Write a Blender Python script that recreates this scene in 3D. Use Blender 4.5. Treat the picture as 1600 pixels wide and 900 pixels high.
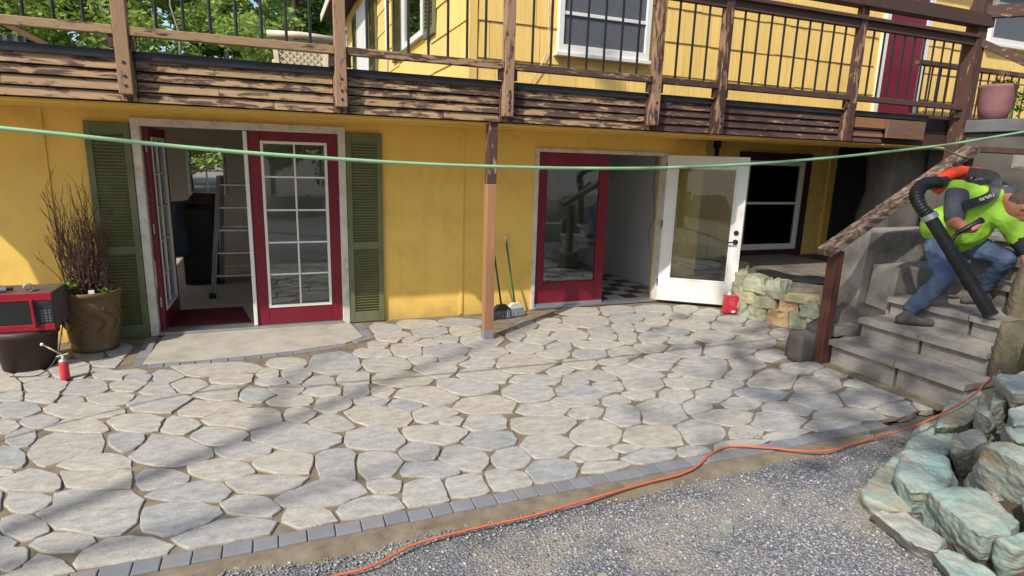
import bpy, bmesh, math, random
import numpy as np
from mathutils import Vector, Matrix, Euler, noise as mnoise
random.seed(7); RNG = np.random.default_rng(7)
rad = math.radians
for o in list(bpy.data.objects): bpy.data.objects.remove(o, do_unlink=True)
SC = bpy.context.scene
COL = SC.collection
# ------------------------------------------------------------------ camera
cam_d = bpy.data.cameras.new('camera'); cam = bpy.data.objects.new('camera', cam_d); COL.objects.link(cam)
CF = Vector((0.36508874, 0.90674221, -0.21101841)); CR = Vector((0.92961286, -0.36731382, 0.030008)); CU = Vector((0.05030046, 0.20712101, 0.97702137))
mw = Matrix.Identity(4)
for i in range(3):
    mw[i][0] = CR[i]; mw[i][1] = CU[i]; mw[i][2] = -CF[i]
mw[0][3], mw[1][3], mw[2][3] = 0.0, -6.7562, 1.8653
cam.matrix_world = mw
cam_d.sensor_fit = 'HORIZONTAL'; cam_d.sensor_width = 36.0; cam_d.lens = 928.74 / 1600 * 36.0
cam_d.clip_start = 0.05; cam_d.clip_end = 2000
SC.camera = cam
# ------------------------------------------------------------------ sky and sun
SUN_H = Vector((-0.825, -0.565)).normalized(); SUN_EL = rad(45.0)
wd = bpy.data.worlds.new('World'); SC.world = wd; wd.use_nodes = True
nt = wd.node_tree; nt.nodes.clear()
sky = nt.nodes.new('ShaderNodeTexSky'); sky.sky_type = 'NISHITA'; sky.sun_disc = False
sky.sun_elevation = SUN_EL; sky.sun_rotation = math.atan2(SUN_H.x, SUN_H.y); sky.altitude = 60; sky.air_density = 1.0; sky.dust_density = 1.6; sky.ozone_density = 1.0
bg = nt.nodes.new('ShaderNodeBackground'); bg.inputs[1].default_value = 0.15
wo = nt.nodes.new('ShaderNodeOutputWorld')
nt.links.new(sky.outputs[0], bg.inputs[0]); nt.links.new(bg.outputs[0], wo.inputs[0])
sd = bpy.data.lights.new('sun', 'SUN'); sd.energy = 3.5; sd.angle = rad(0.8); sd.color = (1.0, 0.945, 0.86)
so = bpy.data.objects.new('sun', sd); COL.objects.link(so)
to_sun = Vector((SUN_H.x * math.cos(SUN_EL), SUN_H.y * math.cos(SUN_EL), math.sin(SUN_EL)))
so.rotation_euler = (-to_sun).to_track_quat('-Z', 'Y').to_euler(); so.location = (-14, -12, 16)
vs = SC.view_settings; vs.view_transform = 'Standard'; vs.look = 'None'; vs.gamma = 1.0; vs.exposure = 0.48; vs.use_curve_mapping = False
SC.render.engine = 'CYCLES'
# ------------------------------------------------------------------ mesh helpers
WM = {}
class MB:
    def __init__(s): s.v = []; s.f = []
    def add(s, vs, fs):
        n = len(s.v); s.v += [tuple(p) for p in vs]; s.f += [tuple(i + n for i in q) for q in fs]; return s
    def box(s, x0, x1, y0, y1, z0, z1):
        return s.add([(x0,y0,z0),(x1,y0,z0),(x1,y1,z0),(x0,y1,z0),(x0,y0,z1),(x1,y0,z1),(x1,y1,z1),(x0,y1,z1)],
                     [(3,2,1,0),(4,5,6,7),(0,1,5,4),(1,2,6,5),(2,3,7,6),(3,0,4,7)])
    def obox(s, c, size, rot=None):
        hx, hy, hz = size[0]/2, size[1]/2, size[2]/2; m = MB().box(-hx,hx,-hy,hy,-hz,hz)
        R = rot if rot is not None else Matrix.Identity(3); c = Vector(c)
        return s.add([c + R @ Vector(p) for p in m.v], m.f)
    def beam(s, a, b, wd_, th, up=(0,0,1)):
        a = Vector(a); b = Vector(b); d = (b-a); L = d.length; d.normalize(); upv = Vector(up)
        if abs(d.dot(upv)) > .98: upv = Vector((0,1,0))
        y = upv.cross(d).normalized(); z = d.cross(y)
        R = Matrix((d, y, z)).transposed()
        return s.obox((a+b)/2, (L, wd_, th), R)
    def tube(s, pts, r, n=8, cap=True):
        pts = [Vector(p) for p in pts]; k = len(pts); rs = r if isinstance(r, (list, tuple)) else [r]*k
        base = len(s.v); ref = None
        for i, p in enumerate(pts):
            t = (pts[min(i+1,k-1)] - pts[max(i-1,0)]).normalized()
            if ref is None:
                ref = Vector((0,0,1)) if abs(t.z) < .9 else Vector((1,0,0))
            a = t.cross(ref).normalized(); b = a.cross(t).normalized(); ref = b
            for j in range(n):
                an = 2*math.pi*j/n; s.v.append(tuple(p + (a*math.cos(an) + b*math.sin(an))*rs[i]))
        for i in range(k-1):
            for j in range(n):
                j2 = (j+1) % n; s.f.append((base+i*n+j, base+i*n+j2, base+(i+1)*n+j2, base+(i+1)*n+j))
        if cap:
            s.f.append(tuple(base+j for j in range(n))[::-1]); s.f.append(tuple(base+(k-1)*n+j for j in range(n)))
        return s
    def lathe(s, prof, c=(0,0,0), n=24, cap=True):
        base = len(s.v); c = Vector(c)
        for r_, z in prof:
            for j in range(n):
                a = 2*math.pi*j/n; s.v.append((c.x + r_*math.cos(a), c.y + r_*math.sin(a), c.z + z))
        for i in range(len(prof)-1):
            for j in range(n):
                j2 = (j+1) % n; s.f.append((base+i*n+j, base+i*n+j2, base+(i+1)*n+j2, base+(i+1)*n+j))
        if cap:
            s.f.append(tuple(base+j for j in range(n))[::-1]); s.f.append(tuple(base+(len(prof)-1)*n+j for j in range(n)))
        return s
    def ball(s, c, rads, rot=None, n=14, m=9):
        c = Vector(c); R = rot if rot is not None else Matrix.Identity(3)
        if not isinstance(rads, (tuple, list)): rads = (rads,)*3
        base = len(s.v)
        for i in range(m+1):
            th = math.pi*i/m
            for j in range(n):
                a = 2*math.pi*j/n
                s.v.append(tuple(c + R @ Vector((rads[0]*math.sin(th)*math.cos(a), rads[1]*math.sin(th)*math.sin(a), rads[2]*math.cos(th)))))
        for i in range(m):
            for j in range(n):
                j2 = (j+1) % n; s.f.append((base+i*n+j, base+(i+1)*n+j, base+(i+1)*n+j2, base+i*n+j2))
        return s
    def limb(s, a, b, ra, rb, n=12):
        s.tube([a, b], [ra, rb], n); s.ball(a, ra, n=n, m=8); s.ball(b, rb, n=n, m=8); return s
    def chain(s, pts, rs, n=12):
        for i in range(len(pts)-1): s.limb(pts[i], pts[i+1], rs[i], rs[i+1], n)
        return s
    def prism(s, poly, z0, z1, top_scale=1.0, bot_scale=1.0):
        k = len(poly); cx = sum(p[0] for p in poly)/k; cy = sum(p[1] for p in poly)/k
        b = [(cx+(p[0]-cx)*bot_scale, cy+(p[1]-cy)*bot_scale, z0) for p in poly]; t = [(cx+(p[0]-cx)*top_scale, cy+(p[1]-cy)*top_scale, z1) for p in poly]
        return s.add(b+t, [tuple(range(k))[::-1], tuple(range(k, 2*k))] + [(i, (i+1)%k, k+(i+1)%k, k+i) for i in range(k)])
    def build(s, name, mat, parent=None, smooth=False, bevel=0, center=True, fixn=False):
        V = np.array(s.v, dtype=float); c = (V.min(0)+V.max(0))/2 if center else np.zeros(3)
        me = bpy.data.meshes.new(name); me.from_pydata([tuple(p) for p in (V-c)], [], s.f)
        if fixn:
            bm = bmesh.new(); bm.from_mesh(me); bmesh.ops.recalc_face_normals(bm, faces=bm.faces); bm.to_mesh(me); bm.free()
        me.validate(); me.update()
        if mat is not None: me.materials.append(mat)
        if smooth: me.polygons.foreach_set('use_smooth', [True]*len(me.polygons))
        return put(name, me, parent, Matrix.Translation(Vector(c)), bevel)
def put(name, me, parent=None, M=None, bevel=0):
    o = bpy.data.objects.new(name, me); COL.objects.link(o); M = M if M is not None else Matrix.Identity(4)
    if parent is not None:
        o.parent = parent; o.matrix_parent_inverse = WM[parent.name].inverted()
    o.matrix_basis = M; WM[o.name] = M.copy()
    if bevel:
        b = o.modifiers.new('bevel', 'BEVEL'); b.width = bevel; b.segments = 2 if bevel > .004 else 1; b.limit_method = 'ANGLE'; b.angle_limit = rad(40)
    return o
def tag(o, label, cat, group=None):
    o['label'] = label; o['category'] = cat
    if group: o['group'] = group
    return o
def thing(name, label, cat, loc=(0,0,0), group=None):
    o = bpy.data.objects.new(name, None); COL.objects.link(o); o.empty_display_size = .1
    o.location = loc; WM[o.name] = Matrix.Translation(Vector(loc)); return tag(o, label, cat, group)
def struct(o, kind='structure'): o['kind'] = kind; return o
def lump(name, poly, z0, z1, mat, parent, top=.96, amp=.02, seed=0, cuts=2, tilt=(0,0), smooth=False, freq=5, rough2=0, bev=0, layers=0):
    bs = 1.0 if name == 'tread' else 1.06
    bm = bmesh.new(); n = len(poly); cx = sum(p[0] for p in poly)/n; cy = sum(p[1] for p in poly)/n
    ar = sum(poly[i][0]*poly[(i+1)%n][1]-poly[(i+1)%n][0]*poly[i][1] for i in range(n)); poly = poly if ar > 0 else poly[::-1]
    lo = [bm.verts.new(((p[0]-cx)*bs, (p[1]-cy)*bs, z0)) for p in poly]
    hi = [bm.verts.new((cx+(p[0]-cx)*top-cx, cy+(p[1]-cy)*top-cy, z1+tilt[0]*(p[0]-cx)+tilt[1]*(p[1]-cy))) for p in poly]
    bm.faces.new(lo[::-1]); bm.faces.new(hi)
    for i in range(n): bm.faces.new((lo[i], lo[(i+1)%n], hi[(i+1)%n], hi[i]))
    bmesh.ops.triangulate(bm, faces=[f for f in bm.faces if len(f.verts) > 4]); bmesh.ops.subdivide_edges(bm, edges=bm.edges[:], cuts=cuts, use_grid_fill=True)
    for v in bm.verts:
        q = Vector((v.co.x+cx, v.co.y+cy, v.co.z))*freq+Vector((seed*3.1, seed*1.7, 0)); v.co += Vector((mnoise.noise(q), mnoise.noise(q+Vector((9,3,1))), .55*mnoise.noise(q+Vector((2,7,5)))))*amp; q2 = q*3.3; v.co += Vector((mnoise.noise(q2), mnoise.noise(q2+Vector((9,3,1))), .8*mnoise.noise(q2+Vector((2,7,5)))))*amp*rough2
    if layers:
        for v in bm.verts:
            k = math.floor((v.co.z+.15*v.co.x+.05*mnoise.noise(Vector((v.co.x*4, v.co.y*4, seed))))*layers); f = 1+.16*(mnoise.noise(Vector((k*3.37+seed, seed*.7, .5))))+.05*mnoise.noise(Vector((k*5.1, math.atan2(v.co.y, v.co.x)*1.5, seed))); v.co.x *= f; v.co.y *= f
    bmesh.ops.recalc_face_normals(bm, faces=bm.faces); me = bpy.data.meshes.new(name); bm.to_mesh(me); bm.free(); me.materials.append(mat)
    if smooth: me.polygons.foreach_set('use_smooth', [True]*len(me.polygons))
    return put(name, me, parent, Matrix.Translation((cx, cy, 0)), bev)
def Rz(a): return Matrix.Rotation(a, 3, 'Z')
# ------------------------------------------------------------------ material helpers
def lin(r, g, b):
    f = lambda c: (c/255/12.92) if c/255 <= .04045 else ((c/255+.055)/1.055)**2.4
    return (f(r), f(g), f(b), 1)
def newmat(name):
    m = bpy.data.materials.new(name); m.use_nodes = True; t = m.node_tree
    return m, t, t.nodes['Principled BSDF']
def nd(t, kind, **kw):
    n = t.nodes.new(kind)
    for k, v in kw.items(): setattr(n, k, v)
    return n
def coords(t, world=False, stretch=(1,1,1)):
    if world: src = nd(t, 'ShaderNodeNewGeometry').outputs['Position']
    else:
        tc = nd(t, 'ShaderNodeTexCoord'); oi = nd(t, 'ShaderNodeObjectInfo')
        ml = nd(t, 'ShaderNodeVectorMath', operation='SCALE'); ml.inputs[0].default_value = (31, 17, 23); t.links.new(oi.outputs['Random'], ml.inputs['Scale'])
        ad = nd(t, 'ShaderNodeVectorMath', operation='ADD'); t.links.new(tc.outputs['Object'], ad.inputs[0]); t.links.new(ml.outputs[0], ad.inputs[1]); src = ad.outputs[0]
    mp = nd(t, 'ShaderNodeMapping'); mp.inputs['Scale'].default_value = stretch; t.links.new(src, mp.inputs[0]); return mp.outputs[0]
def noise(t, vec, scale, detail=5, rough=.6, dist=0):
    n = nd(t, 'ShaderNodeTexNoise'); n.inputs['Scale'].default_value = scale; n.inputs['Detail'].default_value = detail; n.inputs['Roughness'].default_value = rough; n.inputs['Distortion'].default_value = dist
    t.links.new(vec, n.inputs['Vector']); return n.outputs['Fac']
def ramp(t, fac, stops, interp='LINEAR'):
    r = nd(t, 'ShaderNodeValToRGB'); r.color_ramp.interpolation = interp; e = r.color_ramp.elements
    while len(e) < len(stops): e.new(.5)
    for el, (p, c) in zip(e, stops):
        el.position = p; el.color = c if len(c) == 4 else (*c, 1)
    t.links.new(fac, r.inputs[0]); return r.outputs[0]
def mix(t, fac, a, b, mode='MIX'):
    m = nd(t, 'ShaderNodeMix', data_type='RGBA', blend_type=mode)
    for sock, val in ((m.inputs[0], fac), (m.inputs[6], a), (m.inputs[7], b)):
        if isinstance(val, (int, float)): sock.default_value = val
        elif isinstance(val, (tuple, list)): sock.default_value = val if len(val) == 4 else (*val, 1)
        else: t.links.new(val, sock)
    return m.outputs[2]
def vary(t, col, amt):
    if not amt: return col
    oi = nd(t, 'ShaderNodeObjectInfo'); mr = nd(t, 'ShaderNodeMapRange'); mr.inputs[3].default_value = 1-amt; mr.inputs[4].default_value = 1+amt
    t.links.new(oi.outputs['Random'], mr.inputs[0]); h = nd(t, 'ShaderNodeHueSaturation'); t.links.new(mr.outputs[0], h.inputs['Value'])
    t.links.new(col, h.inputs['Color']); return h.outputs[0]
def bump(t, p, h, strength, dist=.01):
    b = nd(t, 'ShaderNodeBump'); b.inputs['Strength'].default_value = strength; b.inputs['Distance'].default_value = dist
    t.links.new(h, b.inputs['Height']); t.links.new(b.outputs[0], p.inputs['Normal'])
def simple(name, c1, c2=None, scale=5, rough=.7, bmp=.25, bscale=60, rnd=0, metal=0, spec=.4, world=False, stretch=(1,1,1), dirt=None, dirt_amt=.5, dirt_scale=3, bdist=.004):
    m, t, p = newmat(name); vec = coords(t, world, stretch); c2 = c2 or tuple(v*.78 for v in c1[:3])+(1,)
    col = ramp(t, noise(t, vec, scale), [(.3, c1), (.7, c2)])
    if dirt:
        msk = ramp(t, noise(t, vec, dirt_scale, 8, .7), [(.5, (0,0,0,1)), (.72, (dirt_amt,)*3+(1,))]); col = mix(t, msk, col, dirt)
    col = vary(t, col, rnd); t.links.new(col, p.inputs['Base Color'])
    p.inputs['Roughness'].default_value = rough; p.inputs['Metallic'].default_value = metal; p.inputs['Specular IOR Level'].default_value = spec
    if bmp: bump(t, p, noise(t, vec, bscale, 4), bmp, bdist)
    return m
MAT = {}
MAT['yellow'] = simple('yellow_paint', lin(238,198,102), lin(230,188,92), 1.5, .62, .15, 25, world=True, dirt=lin(150,110,52), dirt_amt=.3, dirt_scale=2.2)
def wall_paint():
    m = MAT['yellow']; t = m.node_tree; p = t.nodes['Principled BSDF']; src = p.inputs['Base Color'].links[0].from_socket
    g = nd(t, 'ShaderNodeNewGeometry'); sx = nd(t, 'ShaderNodeSeparateXYZ'); t.links.new(g.outputs['Position'], sx.inputs[0])
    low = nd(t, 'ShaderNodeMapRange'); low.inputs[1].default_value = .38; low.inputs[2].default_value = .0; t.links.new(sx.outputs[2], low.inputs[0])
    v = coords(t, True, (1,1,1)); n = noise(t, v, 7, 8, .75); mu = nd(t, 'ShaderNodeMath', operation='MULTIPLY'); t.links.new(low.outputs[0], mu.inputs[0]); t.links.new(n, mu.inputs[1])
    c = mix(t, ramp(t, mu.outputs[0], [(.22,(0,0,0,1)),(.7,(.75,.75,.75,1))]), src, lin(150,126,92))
    sp = ramp(t, noise(t, v, 34, 3, .5), [(.70,(0,0,0,1)),(.76,(.7,.7,.7,1))]); top = nd(t, 'ShaderNodeMapRange'); top.inputs[1].default_value = 1.2; top.inputs[2].default_value = 2.3; t.links.new(sx.outputs[2], top.inputs[0])
    m2 = nd(t, 'ShaderNodeMath', operation='MULTIPLY'); t.links.new(sp, m2.inputs[0]); t.links.new(top.outputs[0], m2.inputs[1]); c = mix(t, m2.outputs[0], c, lin(92,72,40))
    dr = ramp(t, noise(t, coords(t, True, (14,14,.5)), 1, 5, .6), [(.58,(0,0,0,1)),(.72,(.15,.15,.15,1))]); c = mix(t, dr, c, lin(176,140,74)); t.links.new(c, p.inputs['Base Color'])
wall_paint()
MAT['yellow_shingle'] = simple('yellow_shingle', lin(240,204,122), lin(230,190,106), 3, .7, .5, 20, rnd=.06, stretch=(14,14,.7), dirt=lin(168,138,92), dirt_amt=.3, dirt_scale=1.2)
MAT['burgundy'] = simple('burgundy_paint', lin(120,24,44), lin(108,20,38), 3, .38, .05, 40)
MAT['white'] = simple('white_paint', lin(226,224,218), lin(214,212,206), 3, .5, .06, 40)
MAT['trim'] = simple('old_white_trim', lin(214,210,200), lin(196,190,178), 6, .6, .2, 60, dirt=lin(120,104,84), dirt_amt=.6, dirt_scale=7)
MAT['green'] = simple('green_shutter_paint', lin(112,117,84), lin(97,101,70), 4, .6, .15, 50, dirt=lin(70,72,50), dirt_amt=.5, dirt_scale=5)
MAT['black'] = simple('black_metal', lin(38,40,44), lin(28,30,33), 8, .45, .05, 60, metal=.3)
MAT['flashing'] = simple('dark_flashing', lin(58,58,64), lin(44,44,50), 4, .42, .05, 30, metal=.4)
MAT['concrete'] = simple('concrete', lin(152,147,137), lin(120,116,108), 4, .88, .5, 70, world=True, dirt=lin(74,71,64), dirt_amt=.7, dirt_scale=3.2)
MAT['pad'] = simple('pale_concrete', lin(174,168,156), lin(152,147,136), 3, .9, .4, 90, world=True, dirt=lin(140,128,106), dirt_amt=.5, dirt_scale=3)
MAT['dark_concrete'] = simple('dark_grey_concrete', lin(104,99,92), lin(76,73,68), 2.5, .9, .6, 40, world=True, dirt=lin(52,50,46), dirt_amt=.7, dirt_scale=1.6)  # darker concrete for the pier, foundation, ledge and blocks
MAT['sand'] = simple('joint_sand', lin(136,124,104), lin(104,93,76), 9, .95, .8, 160, world=True, dirt=lin(86,74,58), dirt_amt=.8, dirt_scale=5)
MAT['soil'] = simple('soil', lin(110,94,76), lin(78,66,54), 14, .95, 1, 90, world=True, bdist=.02)
MAT['paver'] = simple('slate_paver', lin(126,127,131), lin(108,109,113), 6, .85, .4, 90, rnd=.11, dirt=lin(148,138,120), dirt_amt=.7, dirt_scale=6)
MAT['aluminium'] = simple('aluminium', lin(190,192,196), lin(170,172,176), 6, .35, .05, 40, metal=.8)
MAT['plastic_black'] = simple('black_plastic', lin(34,34,36), lin(26,26,28), 6, .42, .06, 60)
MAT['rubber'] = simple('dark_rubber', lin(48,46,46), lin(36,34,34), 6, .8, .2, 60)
MAT['interior_white'] = simple('interior_white', lin(224,222,220), lin(214,212,210), 2, .8, .05, 30)
MAT['interior_grey'] = simple('interior_grey', lin(186,182,174), lin(174,170,162), 2, .85, .05, 30)
MAT['brown_trim'] = simple('brown_trim', lin(66,32,30), lin(52,26,24), 5, .6, .15, 50)
def glass_mat(name, tint, rough=.02):
    m, t, p = newmat(name); t.nodes.remove(p); out = t.nodes['Material Output']
    tr = nd(t, 'ShaderNodeBsdfTransparent'); tr.inputs[0].default_value = (*tint, 1); gl = nd(t, 'ShaderNodeBsdfGlossy'); gl.inputs['Roughness'].default_value = rough; gl.inputs['Color'].default_value = (.95,.97,1,1)
    fr = nd(t, 'ShaderNodeFresnel'); fr.inputs[0].default_value = 1.5; mp = nd(t, 'ShaderNodeMapRange'); mp.inputs[3].default_value = .05; mp.inputs[4].default_value = 1.0
    t.links.new(fr.outputs[0], mp.inputs[0]); mx = nd(t, 'ShaderNodeMixShader'); t.links.new(mp.outputs[0], mx.inputs[0]); t.links.new(tr.outputs[0], mx.inputs[1]); t.links.new(gl.outputs[0], mx.inputs[2])
    t.links.new(mx.outputs[0], out.inputs[0]); return m
MAT['glass'] = glass_mat('window_glass', (.86,.9,.9))
MAT['screen'] = simple('window_screen', lin(92,94,98), lin(84,86,90), 20, .5, .05, 200, spec=.6)
def weathered(name, tan, dark, stretch, axis_grain, world=False):
    m, t, p = newmat(name); v1 = coords(t, world, stretch); v2 = coords(t, world, axis_grain)
    at = nd(t, 'ShaderNodeAttribute', attribute_type='OBJECT', attribute_name='wear')
    n1 = noise(t, v1, 2.6, 7, .62, .4); ad = nd(t, 'ShaderNodeMath', operation='ADD'); t.links.new(n1, ad.inputs[0]); t.links.new(at.outputs['Fac'], ad.inputs[1])
    sb = nd(t, 'ShaderNodeMath', operation='SUBTRACT'); t.links.new(ad.outputs[0], sb.inputs[0]); sb.inputs[1].default_value = .0
    msk = ramp(t, sb.outputs[0], [(.465, (0,0,0,1)), (.545, (1,1,1,1))])
    g = noise(t, v2, 3, 5, .65); tanc = ramp(t, g, [(.28, tuple(c*.68 for c in tan[:3])+(1,)), (.5, tan), (.75, tuple(min(1,c*1.25) for c in tan[:3])+(1,))])
    darkc = ramp(t, g, [(.3, tuple(c*.7 for c in dark[:3])+(1,)), (.7, tuple(c*1.4 for c in dark[:3])+(1,))])
    col = vary(t, mix(t, msk, darkc, tanc), .1); t.links.new(col, p.inputs['Base Color']); p.inputs['Roughness'].default_value = .8; p.inputs['Specular IOR Level'].default_value = .25
    iv = nd(t, 'ShaderNodeMath', operation='MULTIPLY_ADD'); t.links.new(msk, iv.inputs[0]); iv.inputs[1].default_value = -.5; t.links.new(g, iv.inputs[2]); bump(t, p, iv.outputs[0], .6, .004); return m
MAT['board'] = weathered('peeling_board', lin(160,132,100), lin(80,61,55), (2.0,5,10), (2.5,60,70))
MAT['post'] = weathered('weathered_post', lin(152,122,96), lin(76,55,49), (8,8,2.0), (55,55,2.4))
def new_wood(name, a, stretch):
    m, t, p = newmat(name); v = coords(t, False, stretch); g = noise(t, v, 3, 5, .65, .6)
    t.links.new(vary(t, ramp(t, g, [(.3, tuple(c*.72 for c in a[:3])+(1,)), (.6, a)]), .06), p.inputs['Base Color']); p.inputs['Roughness'].default_value = .65; bump(t, p, g, .25, .002); return m
MAT['new_wood'] = new_wood('fresh_wood', lin(172,126,88), (34,34,1))
MAT['ply'] = new_wood('plywood', lin(122,92,72), (1,20,14))
def stone_mat(name, stops, scale=5, rough=.85, b=.6, edge=None, layer=(1,1,1)):
    m, t, p = newmat(name); v = coords(t, False, (1,1,1)); oi = nd(t, 'ShaderNodeObjectInfo'); vl = coords(t, False, layer)
    base = ramp(t, oi.outputs['Random'], stops); n1 = noise(t, v, scale, 8, .7); n2 = noise(t, vl, scale*3.2, 6, .7, .3)
    c = mix(t, ramp(t, n1, [(.32,(0,0,0,1)),(.75,(.7,.7,.7,1))]), base, edge or (.5,.44,.35,1))
    c = mix(t, .75, c, ramp(t, n2, [(.3,(.55,.55,.55,1)),(.68,(1.12,1.12,1.12,1))]), 'MULTIPLY'); c = mix(t, .5, c, ramp(t, noise(t, v, scale*26, 4, .7), [(.35,(.7,.7,.7,1)),(.6,(1.1,1.1,1.1,1))]), 'MULTIPLY')
    t.links.new(c, p.inputs['Base Color']); p.inputs['Roughness'].default_value = rough; p.inputs['Specular IOR Level'].default_value = .3
    ad = nd(t, 'ShaderNodeMath', operation='MULTIPLY_ADD'); t.links.new(n2, ad.inputs[0]); ad.inputs[1].default_value = .6; t.links.new(n1, ad.inputs[2]); bump(t, p, ad.outputs[0], b, .012); return m
MAT['flag'] = stone_mat('flagstone', [(0,lin(168,165,158)),(.15,lin(180,174,162)),(.3,lin(170,168,162)),(.45,lin(182,174,158)),(.6,lin(158,158,156)),(.72,lin(176,172,163)),(.84,lin(150,153,155)),(.92,lin(178,169,152)),(1,lin(172,169,162))], 3.2, edge=lin(172,168,158), b=.8, layer=(1,1.8,1))
MAT['flag_rim'] = simple('flagstone_edge', lin(170,161,144), lin(138,126,106), 9, .9, .6, 60)
def rock_mat():
    m, t, p = newmat('green_quartzite'); v = coords(t, True, (1,1,1)); vs_ = coords(t, True, (1.5,1.5,5)); oi = nd(t, 'ShaderNodeObjectInfo')
    base = ramp(t, oi.outputs['Random'], [(0,lin(142,168,158)),(.25,lin(158,172,162)),(.45,lin(150,150,132)),(.6,lin(138,166,160)),(.75,lin(164,156,142)),(.9,lin(152,174,166)),(1,lin(144,142,126))])
    a = ramp(t, noise(t, v, 2.4, 5, .6, .5), [(.36,(0,0,0,1)),(.46,(1,1,1,1))]); c = mix(t, a, lin(150,142,112), base)
    c = mix(t, ramp(t, noise(t, vs_, 2.2, 6, .65, 1), [(.55,(0,0,0,1)),(.7,(.85,.85,.85,1))]), c, lin(176,132,80))
    st = ramp(t, noise(t, vs_, 6, 6, .7, .6), [(.3,(.62,.62,.62,1)),(.6,(1,1,1,1))]); c = mix(t, .6, c, st, 'MULTIPLY')
    c = mix(t, ramp(t, noise(t, v, 7, 8, .75), [(.44,(0,0,0,1)),(.62,(.85,.85,.85,1))]), c, lin(172,163,148)); c = vary(t, c, .08)
    g = nd(t, 'ShaderNodeNewGeometry'); sx = nd(t, 'ShaderNodeSeparateXYZ'); t.links.new(g.outputs['True Normal'], sx.inputs[0]); ad = nd(t, 'ShaderNodeMath', operation='MULTIPLY_ADD'); t.links.new(noise(t, v, 6, 6, .7), ad.inputs[0]); ad.inputs[1].default_value = .9; t.links.new(sx.outputs[2], ad.inputs[2])
    cleave = ramp(t, ad.outputs[0], [(.72,(0,0,0,1)),(.95,(.75,.75,.75,1))]); cleave = mix(t, 1.0, cleave, ramp(t, noise(t, v, 3.6, 6, .7, .6), [(.46,(0,0,0,1)),(.62,(.9,.9,.9,1))]), 'MULTIPLY'); c = mix(t, cleave, c, ramp(t, noise(t, v, 11, 6, .7), [(.3,lin(126,164,154)),(.55,lin(152,180,168)),(.75,lin(172,176,164))])); t.links.new(c, p.inputs['Base Color']); p.inputs['Roughness'].default_value = .8
    bump(t, p, noise(t, vs_, 9, 8, .7, .4), .9, .02); return m
MAT['rock'] = rock_mat()

# ================================================================== SETTING: ground, patio, paving, gravel
g_mat = simple('ground_dirt', lin(134,126,114), lin(104,98,90), 6, .95, .8, 60, world=True, dirt=lin(88,92,62), dirt_amt=.6, dirt_scale=.35, bdist=.02)
struct(MB().box(-250,250,-250,250,-.4,-.06).build('ground', g_mat, center=False))
def bed_mat():
    m, t, p = newmat('gravel_bed'); v = coords(t, True)
    vo = nd(t, 'ShaderNodeTexVoronoi'); vo.inputs['Scale'].default_value = 70; t.links.new(v, vo.inputs['Vector'])
    sp = ramp(t, nd(t, 'ShaderNodeSeparateColor').outputs[0], [(0,(0,0,0,1)),(1,(1,1,1,1))])
    ch = ramp(t, vo.outputs['Distance'], [(.1,lin(132,132,136)),(.55,lin(92,90,90))]); c2 = mix(t, .5, ch, vo.outputs['Color'], 'SOFT_LIGHT')
    hs = nd(t, 'ShaderNodeHueSaturation'); hs.inputs['Saturation'].default_value = .2; t.links.new(c2, hs.inputs['Color'])
    dm = ramp(t, noise(t, v, 1.9, 6, .65), [(.47,(0,0,0,1)),(.62,(1,1,1,1))])
    fine = ramp(t, noise(t, v, 120, 3), [(.3,lin(126,120,108)),(.7,lin(154,147,132))])
    t.links.new(mix(t, dm, hs.outputs[0], fine), p.inputs['Base Color']); p.inputs['Roughness'].default_value = .95; bump(t, p, vo.outputs['Distance'], .8, .012); return m
def wob(x, y): return math.sin(x*2.1+y*1.3)+.7*math.sin(x*4.3-y*3.7+1)+.5*math.sin(x*7.9+y*9.1+2)
gb = MB(); NX, NY = 90, 50
for j in range(NY+1):
    for i in range(NX+1):
        x = -6+14*i/NX; y = -9.5+5.52*j/NY; gb.v.append((x, y, -.034+.005*wob(x, y)+(.006 if j < NY-2 else 0)))
for j in range(NY):
    for i in range(NX):
        a = j*(NX+1)+i; gb.f.append((a, a+1, a+NX+2, a+NX+1))
struct(gb.build('gravel_drive', bed_mat(), smooth=True, center=False))
# sand haunch along the edging
sh = MB()
for i in range(61):
    x = -5+8.9*i/60; wv = .10+.03*wob(x*1.7, 0)*.6
    sh.v += [(x, -3.97, -.012), (x, -4.03-.4*wv, -.014+.002*math.sin(x*9)), (x, -4.02-wv, -.036)]
for i in range(60):
    a = 3*i; sh.f += [(a+1, a+4, a+3, a), (a+2, a+5, a+4, a+1)]
struct(sh.build('sand_strip', MAT['sand'], smooth=True, center=False))
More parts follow.
